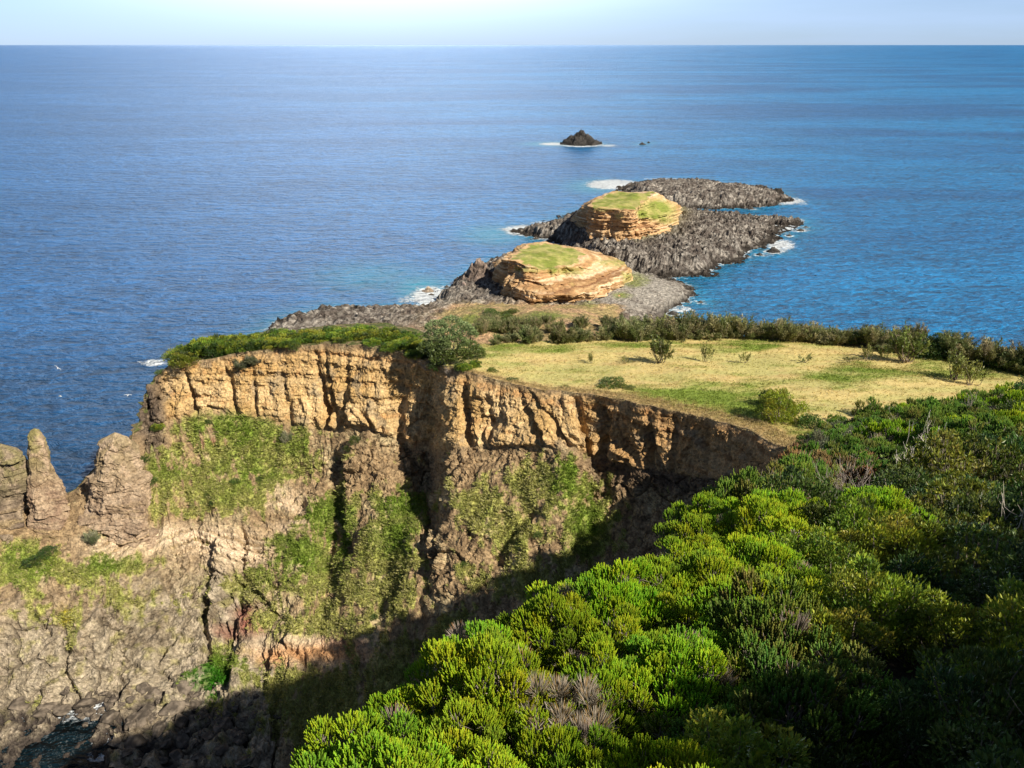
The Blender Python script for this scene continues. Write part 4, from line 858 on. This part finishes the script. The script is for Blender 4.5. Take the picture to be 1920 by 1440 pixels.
cys = np.where(rng.random(26000) < .5, rng.uniform(3.5, 40, 26000), cys)
cz = hill_z(cxs, cys); ee = np.interp(cys, ey, ex)
qx, qy = to_px(np.stack([cxs, cys, cz + .8], -1))
okm = (cxs > ee - 0.7) & (qx < 2060) & (qx > 300) & (qy < 1640)
# thicket stops where the meadow grass begins
lim = np.interp(qx, [1480, 1520, 1600, 1680, 1800, 1920, 2100], [800, 795, 745, 712, 690, 680, 670])
okm &= ~((qy < lim)) & ~((qx < 1500) & (qy < 790))
acc = []
for x, y, z, e in zip(cxs[okm], cys[okm], cz[okm], ee[okm]):
    d = math.sqrt(x * x + y * y + (z - CAMZ) ** 2); s = size_at(d)
    if d < 5.6: continue
    if all((x - a[0]) ** 2 + (y - a[1]) ** 2 > (1.22 * s) ** 2 for a in acc): acc.append((x, y, z, s, x - e, d))
DESC = {'heath': ('bright green bristly heath', 'heath bush'), 'heathfar': ('dark green tree heath', 'heath bush'), 'heathfarlit': ('fresh green tree heath', 'heath bush'),
 'rust': ('rust brown withered heath', 'withered bush'), 'halfdead': ('half dead grey twigged heath', 'withered bush'), 'yellow': ('yellow green small leaved shrub', 'shrub'), 'broad': ('olive broad leaved shrub', 'shrub'),
 'darkleaf': ('dark leafy shrub', 'shrub'), 'feather': ('feathery olive shrub', 'shrub'), 'feathergrey': ('grey green feathery shrub', 'shrub'), 'dead': ('leafless grey twig shrub', 'dead shrub'), 'bare': ('tall bare stemmed shrub', 'dead shrub')}
ORD = ['first','second','third','fourth','fifth','sixth','seventh','eighth','ninth','tenth','eleventh','twelfth','thirteenth','fourteenth','fifteenth','sixteenth','seventeenth','eighteenth','nineteenth','twentieth']
def ordw(i):
    if i < 20: return ORD[i]
    t = ['twenty', 'thirty', 'forty', 'fifty', 'sixty', 'seventy', 'eighty', 'ninety'][(i + 1) // 10 - 2]; u = (i + 1) % 10
    return (t + '-' + ORD[u - 1]) if u else {'twenty': 'twentieth', 'thirty': 'thirtieth', 'forty': 'fortieth', 'fifty': 'fiftieth', 'sixty': 'sixtieth', 'seventy': 'seventieth', 'eighty': 'eightieth', 'ninety': 'ninetieth'}[t]
thick = []
for (x, y, z, s, off, d) in acc:
    g_ = noise3(np.array([x / 3., y / 3., 0.]), 3)
    px0, py0 = to_px(np.array([x, y, z + s]))
    k = spec_at(float(px0), float(py0), off); o_, _n, _i, _d = bvh_hill.ray_cast(Vector((x, y, z + 15)), Vector((0, 0, -1)))
    zz = o_.z if o_ is not None else z
    s2 = s * RNG.uniform(.78, 1.28)
    if off < 1.2: s2 *= .95
    sz = RNG.uniform(.75, 1.3); hmod = {'feather': .8, 'feathergrey': .8, 'bare': .85, 'darkleaf': .95}.get(k, 1.0)
    P_ = ALLP[k][RNG.randrange(len(ALLP[k]))]
    o = plant(P_, (x, y, zz + .12 * s2), s2 * hmod, None, None, None, sz, .12); thick.append((o, k, float(px0), float(py0), off, d))
# taller unseen trees added right of the frame to shade the near right thicket
for i, (x, y, s) in enumerate([(11.5,3.2,2.6),(14,5.5,3.0),(13,.5,3.2),(17,3,3.4),(10,.2,2.4),(16.5,7.5,2.8),(24,13,3.8),(27,18,3.8),(23,9,3.6),(30,22,4.0),(12.5,6.8,2.0),(12,9.2,2.2),(14.5,12.5,2.6),(9.2,3,1.8),(18,15,3.0),(19,10,3.2),(21,6,3.2),(15.5,10.5,2.2)]):
    o = plant(ALLP['darkleaf'][i % 2], (x, y, float(hill_z(np.array(x), np.array(y))) + .3), s, 'unseen dark evergreen added beyond the right edge for its shade', 'tree', 'unseen evergreens added for shade', 1.5)
# labels: by species, then by where on the hillside
zones = {}
for t in thick:
    o, k, px0, py0, off, d = t
    if py0 < 800: zn = 'at the right meadow edge'
    elif py0 < 940: zn = 'on the upper hillside'
    elif off < 1.6: zn = 'on the gully lip'
    elif py0 > 1260: zn = 'at the foot of the photo'
    else: zn = 'mid thicket'
    zones.setdefault((k, zn), []).append(t)
for (k, zn), L in zones.items():
    L.sort(key=lambda t: t[2])
    for i, t in enumerate(L):
        dsc, ct = DESC[k]
        lab = dsc + ' ' + zn + (', ' + ordw(i) + ' from left' if len(L) > 1 else '')
        tag(t[0], lab, ct, {'heath bush': 'tree heath bushes of the foreground thicket', 'shrub': 'leafy shrubs of the foreground thicket', 'withered bush': 'withered heaths of the foreground thicket', 'dead shrub': 'leafless shrubs of the foreground thicket'}[ct])
print('thicket', len(thick))

# ================================================================== SHRUBS ON THE HEADLAND
def stand(key, px, py, wpx, label, catg='shrub', group=None, sz=1.0, sink=.1, which='head', idx=None, tilt=.1):
    """stand a plant with its foot on the ground seen at (px, py); wpx its half width in the photo"""
    loc, nor = hit(px, py, which)
    if loc is None: return None
    dist = (loc - Vector((0, 0, CAMZ))).length; s = wpx * dist / FPX / (.85 if key in ('feather', 'sapling', 'feathergrey') else 1.05)
    P_ = ALLP[key]; P_ = P_[idx if idx is not None else RNG.randrange(len(P_))]
    return plant(P_, (loc.x, loc.y, loc.z + (.25 - sink) * s), s, label, catg, group, sz, tilt)
# lone shrubs in the meadow (foot x, foot y, half width, type index, label)
for i, (a, b, w, ix, sz, lb) in enumerate([(1108,681,11,1,1.0,'small twiggy shrub at the left end of the meadow, left of the low sprout'),(1171,682,13,2,.55,'low green sprout in the meadow just left of the biggest meadow shrub'),(1238,680,28,0,.95,'biggest open branched shrub standing alone in the middle of the meadow'),
    (1325,679,15,1,1.35,'tall forked shrub in the meadow beside the thin footpath'),(1396,681,12,1,1.0,'small upright shrub in the meadow right of the tall forked shrub'),(1508,680,14,2,.7,'low bushy sprout in the dry grass between the upright shrub and the hedge end'),(1592,679,13,2,.45,'flat little sprout in the meadow near the hedge'),
    (1626,676,13,1,1.3,'thin leaning shrub near the hedge, left of a matching thin one'),(1655,676,11,1,1.3,'thin leaning shrub near the hedge, right of a matching thin one'),(1700,679,32,0,.95,'wide open shrub in the meadow close against the dark hedge'),(1790,712,26,0,.9,'sparse shrub in green grass behind the far end of the thicket'),(1822,722,22,1,1.0,'thin shrub in green grass at the right rim of the thicket')]):
    stand('sapling', a, b, w, lb, 'shrub', 'lone shrubs in the meadow', sz, idx=ix)
for (a, b, w, sz, lb) in [(1150,724,28,.55,'dark green spreading bush in the meadow near the cliff rim'),(1180,729,12,.5,'small dark bush touching the right side of the spreading rim bush'),(922,697,10,.9,'small round bush on the rim right of the tall cliff top tree'),(1460,785,44,1.1,'big rounded bush at the green end of the meadow by the thicket'),(1440,760,24,1.2,'loose olive bush behind the big rounded bush at the meadow end'),
    (958,712,12,.35,'flat yellow green tuft on the cliff rim right of the tree'),(1060,726,10,.3,'flat green tuft at the rim in mid meadow'),(1520,800,26,.9,'bush at the meadow corner nearest the cliff end')]:
    stand('low' if w != 44 else 'yellow', a, b, w, lb, 'bush', 'bushes near the cliff rim', sz, .3)
# hedge along the far side of the meadow
hedge = []
for row, (dy, n) in enumerate(((-3, 46), (5, 44), (14, 30))):
    for i in range(n):
        t = (i + RNG.uniform(-.3, .3)) / n; a = 890 + t * 1110 if row < 2 else 890 + t * 460
        b = float(np.interp(a, [890, 1000, 1150, 1300, 1420, 1620, 1800, 1960], [645, 640, 636, 632, 633, 647, 674, 706])) - dy * .45 + RNG.uniform(-2, 2)
        hedge.append((a, b, row))
hl = []
for a, b, row in sorted(hedge):
    loc, nor = hit(a, b)
    if loc is None: continue
    if RNG.random() < .06: continue
    if loc.y > 260: loc, nor = hit(a, b + 8)
    if loc is None or loc.y > 260: continue
    k = 'feather' if (a < 1600 or RNG.random() < .5) else 'darkleaf'
    w = RNG.uniform(13, 29) * (.8 if a < 1150 else 1.0) * (1.12 if a > 1600 else 1); hl.append((a, b, row, loc, k, w))
for i, (a, b, row, loc, k, w) in enumerate(hl):
    s = w * loc.length / FPX * .95; s = w * (loc - Vector((0, 0, CAMZ))).length / FPX / .85
    rowl = [h_ for h_ in hl if h_[2] == row]; j = rowl.index((a, b, row, loc, k, w))
    plant(ALLP[k][RNG.randrange(len(ALLP[k]))], (loc.x, loc.y, loc.z + .05 * s), s, ('grey green feathery' if k == 'feather' else 'dark leafy') + ' shrub in the ' + ('front', 'middle', 'back')[row] + ' row of the meadow hedge, ' + ordw(j) + ' from left', 'shrub', 'shrubs of the hedge behind the meadow', RNG.uniform(.55, 1.1) * (1.0 if k == 'feather' else .9), .3)
# domed evergreen scrub along the top of the left cliff
dm = [(335,672,26,.8),(352,655,26,1.0),(378,652,30,1.1),(405,656,28,1.1),(432,650,26,1.),(455,648,26,.95),(482,643,24,.85),(505,640,24,.8),(530,640,22,.8),(556,641,20,1.0),(582,640,22,.75),(606,637,24,.7),(630,634,22,.75),(655,634,24,.75),(680,634,24,.8),(704,637,24,.8),(728,640,26,.85),(745,652,22,.8),(765,648,24,.9),(785,655,22,.9),(700,645,18,.7),(730,655,18,.8),(640,640,18,.6),(350,668,20,.7),(775,668,18,.8),(800,668,22,.9),(545,634,18,.7)]
dm += [(a_ + 9, b_ + 9, w_, s_) for a_, b_, w_, s_ in dm[:9]] + [(a_, b_ - 5, w_ + 4, s_) for a_, b_, w_, s_ in dm[8:20:2]]
dm.sort()
for i, (a, b, w, sz) in enumerate(dm):
    stand('dome', a, b, w, 'low domed evergreen bush crowning the left cliff, ' + ordw(i) + ' from the sea end', 'bush', 'domed bushes on top of the left cliff', sz * .92, .3)
for (a, b, w, k, sz, lb) in [(450,690,20,'feathergrey',.6,'grey green scrub spilling over the rim of the left cliff'),(478,680,18,'feathergrey',.6,'grey scrub on the left cliff rim beside the spilling one'),(552,655,12,'darkleaf',1.,'dark upright bush on the rim where the left cliff steps'),
   (800,690,22,'dead',.7,'grey leafless scrub hanging over the rim left of the tree'),(780,676,20,'dead',.7,'twiggy grey scrub on the rim farther left of the tree'),(840,698,18,'dead',.6,'bare twigs under the tall cliff top tree'),
   (815,690,16,'low',.8,'dark bush tucked under the left side of the cliff top tree'),(868,694,16,'dome',.9,'round green bush at the foot of the cliff top tree'),(890,688,14,'dome',.9,'green bush right of the foot of the cliff top tree'),(896,672,14,'darkleaf',1.,'dark bush behind the right side of the cliff top tree'),(880,650,20,'darkleaf',1.,'dark bush behind the cliff top tree towards the hedge'),
   (286,712,12,'dome',.8,'green bush on the seaward edge below the left cliff top'),(300,700,9,'low',.7,'small bush above the seaward edge bush'),(295,805,11,'dome',.9,'green bush on the ridge under the dark sea cliff'),
   (250,880,14,'dome',1.,'larger dark bush on the slope right of the blunt pinnacle'),(268,868,11,'low',1.,'brownish bush beside the larger dark slope bush'),(284,905,10,'low',1.,'brown bush below the pair of slope bushes'),(250,895,12,'low',.9,'dark bush just under the larger slope bush'),
   (392,793,7,'low',1.,'small dark bush near the foot of the left wall'),(538,830,15,'feathergrey',1.,'tall dark bush under the left cliff wall'),(440,905,9,'low',.9,'small dark bush in the middle of the upper slope'),(488,900,8,'low',.9,'small dark bush right of the mid slope bush'),(390,930,7,'low',.9,'tiny bush on the lower part of the green slope'),
   (400,945,8,'low',.8,'tiny dark bush at the lower edge of the green slope'),(665,830,11,'darkleaf',1.,'dark bush on the crest of the central spur'),(652,845,9,'darkleaf',1.,'dark bush just under the spur crest bush'),(870,1060,8,'low',.9,'small bush on the sunny spur under the prow'),(938,930,7,'low',.9,'small dark bush under the fluted wall'),
   (1010,1005,8,'low',.9,'small bush at the edge of the shadow under the wall'),(770,1010,8,'low',.8,'little bush in the green gully'),(755,1080,8,'low',.8,'little bush on the sunny slope above the shadow'),(700,1160,9,'low',.8,'bush on the slope just above the shadow line'),(172,1020,18,'feathergrey',.8,'yellow green bush on the left slope below the pinnacles'),(60,1060,16,'darkleaf',.8,'dark bush in the green patch at far left'),(90,1040,14,'darkleaf',.8,'second dark bush in the far left green patch')]:
    stand(k, a, b, w, lb, 'bush', None, sz, .25)
# tall cliff top tree with pale rounded crowns
def cliff_tree():
    rngt = np.random.default_rng(99); parts, wood = [], []; bark = C(.25, .21, .17); lobes = [(-.55,.0,2.35,.42),(.05,.1,2.55,.45),(.5,-.1,2.25,.42),(-.2,-.35,2.05,.4),(.65,.2,1.8,.42),(-.65,.2,1.75,.38),(.2,-.5,1.55,.5),(-.45,-.45,1.35,.45),(.75,-.3,1.2,.42),(-.85,-.1,1.05,.45),(.1,.35,1.2,.5),(.45,-.65,.8,.45),(-.3,-.7,.7,.45),(.95,.1,.65,.4),(-.7,.35,.6,.4),(.1,-.3,.5,.5)]
    for (a, b, c_, r) in lobes:
        m = 620; u = rngt.normal(size=(m, 3)); u[:, 2] = np.abs(u[:, 2]) - .3; u /= np.linalg.norm(u, axis=1, keepdims=True); ce = np.array([a, b, c_])
        pos = ce + u * r * rngt.uniform(.75, 1.05, (m, 1)); hi = np.clip((c_ - .9) / 1.2, 0, 1); t = C(.10,.16,.035) * (1 - hi) + C(.22,.32,.13) * hi
        c1 = t * rngt.uniform(.6, 1.3, (m, 1)); parts.append(inst(LT, LF, pos, u * .7 + [0, 0, .5] + rngt.normal(size=(m, 3)) * .35, np.full(m, .05), np.full(m, .11), rngt, c1 * .8, c1))
        wood.append(branch(np.array([0, 0, .15]), ce, .05, .012, bark, rngt, .2, 6))
    wood.append(branch(np.array([0, 0, -.4]), np.array([0.02, 0, .6]), .10, .07, bark, rngt, .05, 5, 7))
    r = empty('cliff_tree'); f = cat(parts); w = cat(wood); mesh_np('crown', f[0], f[1], M['leaf'], f[2], r, False); mesh_np('trunk', w[0], w[1], M['twig'], w[2], r); return r
ct = cliff_tree(); loc, nor = hit(846, 682); s = 42 * (loc - Vector((0, 0, CAMZ))).length / FPX
ct.location = (loc.x, loc.y, loc.z); ct.scale = (s * 1.1, s, s * .72); tag(ct, 'tall tree with pale rounded crowns on the cliff top beside the meadow', 'tree')
# bushes on the neck beyond the hedge
nb = []
for i in range(26):
    a = RNG.uniform(905, 1045); b = RNG.uniform(586, 612) if i < 18 else RNG.uniform(598, 625); nb.append((a, b))
nb += [(RNG.uniform(890, 1240), RNG.uniform(612, 628)) for _ in range(34)]
nb.sort(); j = 0
for a, b in nb:
    d = Vector(ray(a, b)).normalized(); loc, _n, _i, dist = bvh_neck.ray_cast(Vector((0, 0, CAMZ)), d)
    if loc is None: continue
    k = 'low' if b < 606 else 'feather'; s = RNG.uniform(7, 12) * dist / FPX * (1 if b < 606 else 1.5); P_ = ALLP[k][RNG.randrange(len(ALLP[k]))]
    plant(P_, loc, s, ('dark green low bush on the sandy neck' if b < 606 else 'olive feathery shrub on the slope behind the hedge') + ', ' + ordw(j) + ' from left', 'bush', 'bushes on the neck of land', .7 if b < 606 else 1., .1); j += 1

# ================================================================== GRASS on slopes and meadow (uncountable)
def tufts(name, mask, n, blades, hmin, hmax, wid, colfn, seed, lean=0.25, down=0.3):
    rg = np.random.default_rng(seed); Vp = P.reshape(-1, 3); w = mask.ravel().copy()
    area = np.linalg.norm(np.cross(np.gradient(P, axis=0), np.gradient(P, axis=1)), axis=-1).ravel(); w = w * area; w /= w.sum()
    idx = rg.choice(len(w), n, p=w); nn = FN.reshape(-1, 3)[idx]; base = Vp[idx] + rg.normal(size=(n, 3)) * .12
    i2 = np.repeat(idx, blades); b = np.repeat(base, blades, 0) + rg.normal(size=(n * blades, 3)) * [.12, .12, .0]; m = len(b)
    D = nn[np.repeat(np.arange(n), blades)] * .5 + [0, 0, 1.0] + rg.normal(size=(m, 3)) * lean; cc = colfn(i2, rg)
    hs_ = np.repeat(rg.uniform(.6, 1.2, n), blades) * rg.uniform(hmin, hmax, m)
    T3 = np.array([(-.5, 0, 0), (.5, 0, 0), (.35, 0, .6), (0, 0, 1.0)]); f3 = np.array([(0, 1, 2, 3)])
    v, f, c = inst(T3, f3, b, D, wid * rg.uniform(.6, 1.4, m), hs_, rg, cc * .8, cc * 1.05, curve=-down)
    return tag(mesh_np(name, v, f, M['grass'], c, smooth=False), kind='stuff')
inview = (SX > -80) & (SX < 2000) & (SY < 1500)
gcf = gcol.reshape(-1, 3); lf = np.clip(lush, 0, 1).ravel()
def slope_col(i, rg):
    c = gcf[i] * rg.uniform(.6, 1.35, (len(i), 1)); st = rg.random(len(i)) < .35 * (1 - lf[i]); c[st] = C(.50, .46, .20) * rg.uniform(.7, 1.2, (st.sum(), 1)); return c
tufts('grass', np.clip(veg - .2, 0, 1) * inview * (Vv > 3.9), 34000, 7, .3, 1.15, .10, slope_col, 1, .35, .45)
mcf = mead.reshape(-1, 3)
def mead_col(i, rg): return mcf[i] * rg.uniform(.7, 1.3, (len(i), 1))
mm = inview * (Vv > 2.0) * (Vv < 2.97) * (U > 835) * (.25 + mg)
tufts('meadow_grass', mm, 26000, 4, .15, .4, .10, mead_col, 2, .5, .2)
rimm = inview * (np.abs(Vv - 2.98) < .04) * (U > 835)
tufts('rim_grass', rimm.astype(float), 3500, 6, .2, .6, .07, lambda i, rg: C(.52,.40,.19) * rg.uniform(.6, 1.2, (len(i), 1)), 3, .5, .4)

# ================================================================== ROCK PINNACLES on the left ridge
def pinnacle(name, rows, depth0, lean, label, seed, thick=.8, tones=((.42,.31,.21), (.26,.18,.12)), moss=0.5, nseg=110, amp=1.0):
    rows = np.array(rows, float); nv = 120; pyv = np.linspace(rows[0, 0], rows[-1, 0], nv)
    xl = np.interp(pyv, rows[:, 0], rows[:, 1]); xr = np.interp(pyv, rows[:, 0], rows[:, 2]); dep = depth0 - (pyv - rows[0, 0]) * lean
    Lw = at_depth(xl, pyv, dep); Rw = at_depth(xr, pyv, dep); ce = (Lw + Rw) / 2; hw = np.linalg.norm(Rw - Lw, axis=1) / 2
    a = np.linspace(0, 2 * np.pi, nseg, endpoint=False); cosa = np.sign(np.cos(a)) * np.abs(np.cos(a)) ** .8; sina = np.sign(np.sin(a)) * np.abs(np.sin(a)) ** .8
    rg = np.random.default_rng(seed); zb = np.linspace(0, 7.99, nv) + .35 * np.sin(np.linspace(0, 20, nv)); kk = 7; ph = rg.uniform(0, 2 * np.pi, (12, kk)) * .18 + np.linspace(0, 2 * np.pi, kk, endpoint=False)[None]; dk = rg.uniform(.72, 1.0, (12, kk))
    zi = np.clip(zb.astype(int), 0, 10); fz = sstep(.8, 1., zb - zi)[:, None]; php = ph[zi] * (1 - fz) + ph[zi + 1] * fz; dkp = dk[zi] * (1 - fz) + dk[zi + 1] * fz
    ca = np.cos(a[None, :, None] - php[:, None, :]); rr_ = np.min(np.where(ca > .15, dkp[:, None, :] / np.maximum(ca, .15), 9), -1); rr_ = np.minimum(rr_, 1.12)
    cosa = (np.cos(a)[None] * rr_); sina = (np.sin(a)[None] * rr_)
    V = ce[:, None] + np.stack([cosa * hw[:, None], sina * hw[:, None] * thick, np.zeros((nv, nseg))], -1)
    rad = np.stack([cosa, sina, 0 * cosa], -1)
    b = V
    f1, f2, fi = worley(b / np.array([3.2, 3.2, 2.2]) + .35 * fbm(b / 2., seed + 11, 2)[..., None], seed); nn = fbm(b / 1.6, seed + 1, 4, .6); st = noise3(np.stack([b[..., 0] * .08, b[..., 1] * .08, b[..., 2] * 1.6 + .3 * nn], -1), seed + 2)
    dd = .6 * (fi - .5) + .5 * (sstep(0, .08, f2 - f1) - 1) + .5 * nn + .5 * st + 1.0 * fbm(b / 4., seed + 5, 2) + .25 * noise3(b * [.2, .2, 5.], seed + 6)
    fade = sstep(0, .12, np.linspace(0, 1, nv))[:, None]; V = V + rad * (dd * amp * (.35 + .65 * fade) * np.minimum(1, hw / 2.6)[:, None])[..., None]
    top = V[0].mean(0) + [0, 0, hw[0] * .5]; V = V.reshape(-1, 3)
    i = np.arange(nv * nseg).reshape(nv, nseg); j = np.roll(i, -1, 1); F = np.stack([i[:-1], i[1:], j[1:], j[:-1]], -1).reshape(-1, 4)
    V = np.vstack([V, top]); F = np.vstack([F, np.stack([i[0], j[0], np.full(nseg, len(V) - 1), np.full(nseg, len(V) - 1)], -1)[:0]])
    capf = np.stack([i[0, ::2], np.roll(i[0], -1)[::2], np.roll(i[0], -2)[::2], np.full(nseg // 2, len(V) - 1)], -1); F = np.vstack([F, capf])
    n2 = fbm(b / 2.2, seed + 8, 3); c = lerp(np.array(tones[0]), np.array(tones[1]), sstep(-.4, .4, n2 + .7 * st)[..., None]); c = lerp(c, C(.55,.40,.20), (.6 * sstep(.1, .4, st) * sstep(.3, .7, np.linspace(0, 1, nv))[:, None])[..., None])
    c = lerp(c, C(.27,.25,.08), (moss * sstep(.5, 0., np.linspace(0, 1, nv))[:, None] * sstep(-.2, .3, n2 + .2))[..., None]); c = np.vstack([c.reshape(-1, 3), c[0, 0]])
    o = mesh_np(name, V, F, M['cliff'], c, smooth=False); return tag(o, label, 'pinnacle', 'rock pinnacles on the left ridge')
pinnacle('rock_pinnacle', [(806,58,72),(814,54,79),(830,52,86),(850,51,92),(880,51,98),(910,52,110),(940,54,122),(970,60,136),(1000,74,142),(1050,84,150)], 131, .03, 'tall slender rock needle with a rounded mossy tip on the left ridge', 700, .8, ((.44,.32,.21), (.27,.18,.12)), .7, amp=.62)
pinnacle('rock_pinnacle', [(845,-30,34),(852,-40,42),(880,-50,47),(905,-60,50),(950,-80,54),(1000,-90,64),(1060,-100,80)], 130, .035, 'broad blocky layered rock at the left edge of the photo', 710, .7, ((.33,.25,.17), (.15,.11,.08)), .5)
pinnacle('rock_pinnacle', [(815,205,226),(822,192,240),(840,178,255),(870,168,262),(900,163,278),(940,160,284),(980,166,286),(1030,176,288),(1080,185,290)], 133, .028, 'blunt shouldered rock buttress between the needle and the headland', 720, .75, ((.46,.34,.23), (.30,.21,.14)), .25)

# ================================================================== SHORE BOULDERS
def boulder_mesh(seed):
    import bmesh
    bm = bmesh.new(); bmesh.ops.create_icosphere(bm, subdivisions=4, radius=1.0); me = bpy.data.meshes.new('boulder')
    v = np.array([x.co[:] for x in bm.verts]); rg = np.random.default_rng(seed)
    pl = rg.normal(size=(17, 3)); pl /= np.linalg.norm(pl, axis=1, keepdims=True); of = rg.uniform(.5, .88, 17)
    for n_, o_ in zip(pl, of):
        t = v @ n_ - o_; v = v - np.clip(t, 0, None)[:, None] * n_ * 1.0
    v = v * (1 + .07 * fbm(v * 2 + seed, seed, 5, .7))[:, None] * np.array([1.1, .9, .75])
    for x, c in zip(bm.verts, v): x.co = c
    bm.to_mesh(me); bm.free(); a = me.color_attributes.new('Col', 'FLOAT_COLOR', 'POINT'); k = fbm(v * 1.7 + seed, 5, 3)
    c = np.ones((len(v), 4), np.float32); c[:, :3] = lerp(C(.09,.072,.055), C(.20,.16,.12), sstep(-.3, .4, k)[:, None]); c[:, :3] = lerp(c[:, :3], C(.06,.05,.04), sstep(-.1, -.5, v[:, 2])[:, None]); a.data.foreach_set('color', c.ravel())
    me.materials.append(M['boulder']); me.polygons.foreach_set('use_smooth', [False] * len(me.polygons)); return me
crag('sea_crag', 902, 524, 38, 38, 'dark purple brown crag on the left shoulder of the nearer islet', 'crag', 640, z0=4, tone=(.20,.15,.12), peak=-.2)
crag('sea_crag', 868, 548, 24, 18, 'lower dark crag beside the surf left of the nearer islet', 'crag', 641, z0=3, tone=(.17,.13,.11), peak=.2)
BM = [boulder_mesh(s) for s in range(6)]
bl = []
def boulder(px, py, w, z=None):
    loc = at_z(px, py, .2 if z is None else z); 
    if z is None:
        L, n_ = hit(px, py)
        if L is not None and L.z > 0.0: loc = np.array(L)
    s = .8 * w * np.linalg.norm(loc - np.array([0, 0, CAMZ])) / FPX; o = bpy.data.objects.new('boulder', BM[RNG.randrange(6)]); COL.objects.link(o); o.location = loc
    o.scale = (s, s * RNG.uniform(.75, 1.1), s * RNG.uniform(.6, .9)); o.rotation_euler = (RNG.uniform(-.4, .4), RNG.uniform(-.4, .4), RNG.uniform(0, 6.28)); bl.append((px, py, w, o))
for a, b, w in [(35,1322,24),(90,1325,20),(120,1328,22),(160,1316,24),(80,1335,22),(210,1325,20),(205,1345,22),(245,1350,20),(275,1340,26),(300,1365,24),(255,1390,22),(215,1392,17),(320,1330,28),(340,1350,20),(285,1300,24),(340,1290,26),(365,1320,22),(380,1345,20),(310,1395,18),(345,1385,22),(270,1290,18),(240,1410,16),(390,1380,20),(330,1415,18),(370,1420,20),(420,1360,20),(415,1405,22),(450,1385,20),(300,1425,15),(260,1430,14),(460,1425,20)]: boulder(a, b, w)
for i in range(90):
    t = RNG.random(); a = 120 + 380 * t + RNG.uniform(-30, 30); b = 1290 + 70 * RNG.random() + RNG.uniform(-10, 60) * t; w = RNG.uniform(5, 13)
    boulder(a, b, w)
bl.sort(key=lambda t: t[0])
big = [t for t in bl if t[2] >= 14]; small = [t for t in bl if t[2] < 14]
for i, t in enumerate(big): tag(t[3], 'large grey brown boulder on the shore at lower left, ' + ordw(i) + ' from left', 'boulder', 'shore boulders')
for i, t in enumerate(small): tag(t[3], 'small dark stone among the shore boulders', 'boulder', 'small stones on the shore')

# ================================================================== SEABIRDS
def bird(px, py, depth, span_px, bank, head, flap, label):
    loc = at_depth(px, py, depth); s = span_px * np.linalg.norm(loc - np.array([0, 0, CAMZ])) / FPX / 2
    V, F = [], []
    ring = [(-.42, .012, 0), (-.3, .05, 0), (-.1, .09, 0), (.1, .10, .01), (.24, .075, .03), (.32, .055, .05), (.38, .05, .055), (.43, .03, .045), (.50, .006, .03)]
    for y, r, z in ring:
        for k in range(8): a = k * math.pi / 4; V.append((r * math.cos(a), y, z + r * .85 * math.sin(a)))
    for i in range(len(ring) - 1):
        for k in range(8): F.append((i * 8 + k, i * 8 + (k + 1) % 8, (i + 1) * 8 + (k + 1) % 8, (i + 1) * 8 + k))
    for sgn in (-1, 1):
        b0 = len(V); st = [(.05, .16, -.10, .02), (.35, .20, -.04, .02 + .16 * flap), (.6, .17, -.02, .02 + .2 * flap), (.85, .05, -.10, .02 + .12 * flap), (1.0, -.08, -.12, .02 + .04 * flap)]
        for x, yl, yt, z in st:
            for yy_, dz in ((yl, 0), ((yl + yt) / 2, .018), (yt, 0), ((yl + yt) / 2, -.01)): V.append((sgn * x, yy_, z + dz))
        for i in range(4):
            for k in range(4): F.append((b0 + i * 4 + k, b0 + i * 4 + (k + 1) % 4, b0 + (i + 1) * 4 + (k + 1) % 4, b0 + (i + 1) * 4 + k))
    b0 = len(V); V += [(-.09, -.55, 0), (.09, -.55, 0), (.04, -.36, .012), (-.04, -.36, .012)]; F.append((b0, b0 + 1, b0 + 2, b0 + 3))
    o = mesh_np('seabird', V, F, M['bird']); o.location = loc; o.scale = (s, s, s); o.rotation_euler = (.1, bank, head); return tag(o, label, 'seabird', 'white seabirds gliding over the sea')
bird(108, 690, 118, 13, .9, .4, .8, 'white seabird banking steeply over the water, upper one of the left pair')
bird(113, 743, 116, 14, .5, 2.0, 1.0, 'white seabird over the dark water, lower one of the left pair')
bird(240, 741, 120, 14, .05, .1, .5, 'white seabird gliding with level wings close to the headland')
bird(262, 679, 132, 9, .2, .6, .7, 'small white seabird by the surf off the headland tip')
bird(374, 525, 190, 7, .3, 1.0, .7, 'farthest tiny white seabird alone over the open sea')

for L in ALLP.values():
    for o in L:
        if o.name not in USED:
            for ch in list(o.children): bpy.data.objects.remove(ch)
            bpy.data.objects.remove(o)
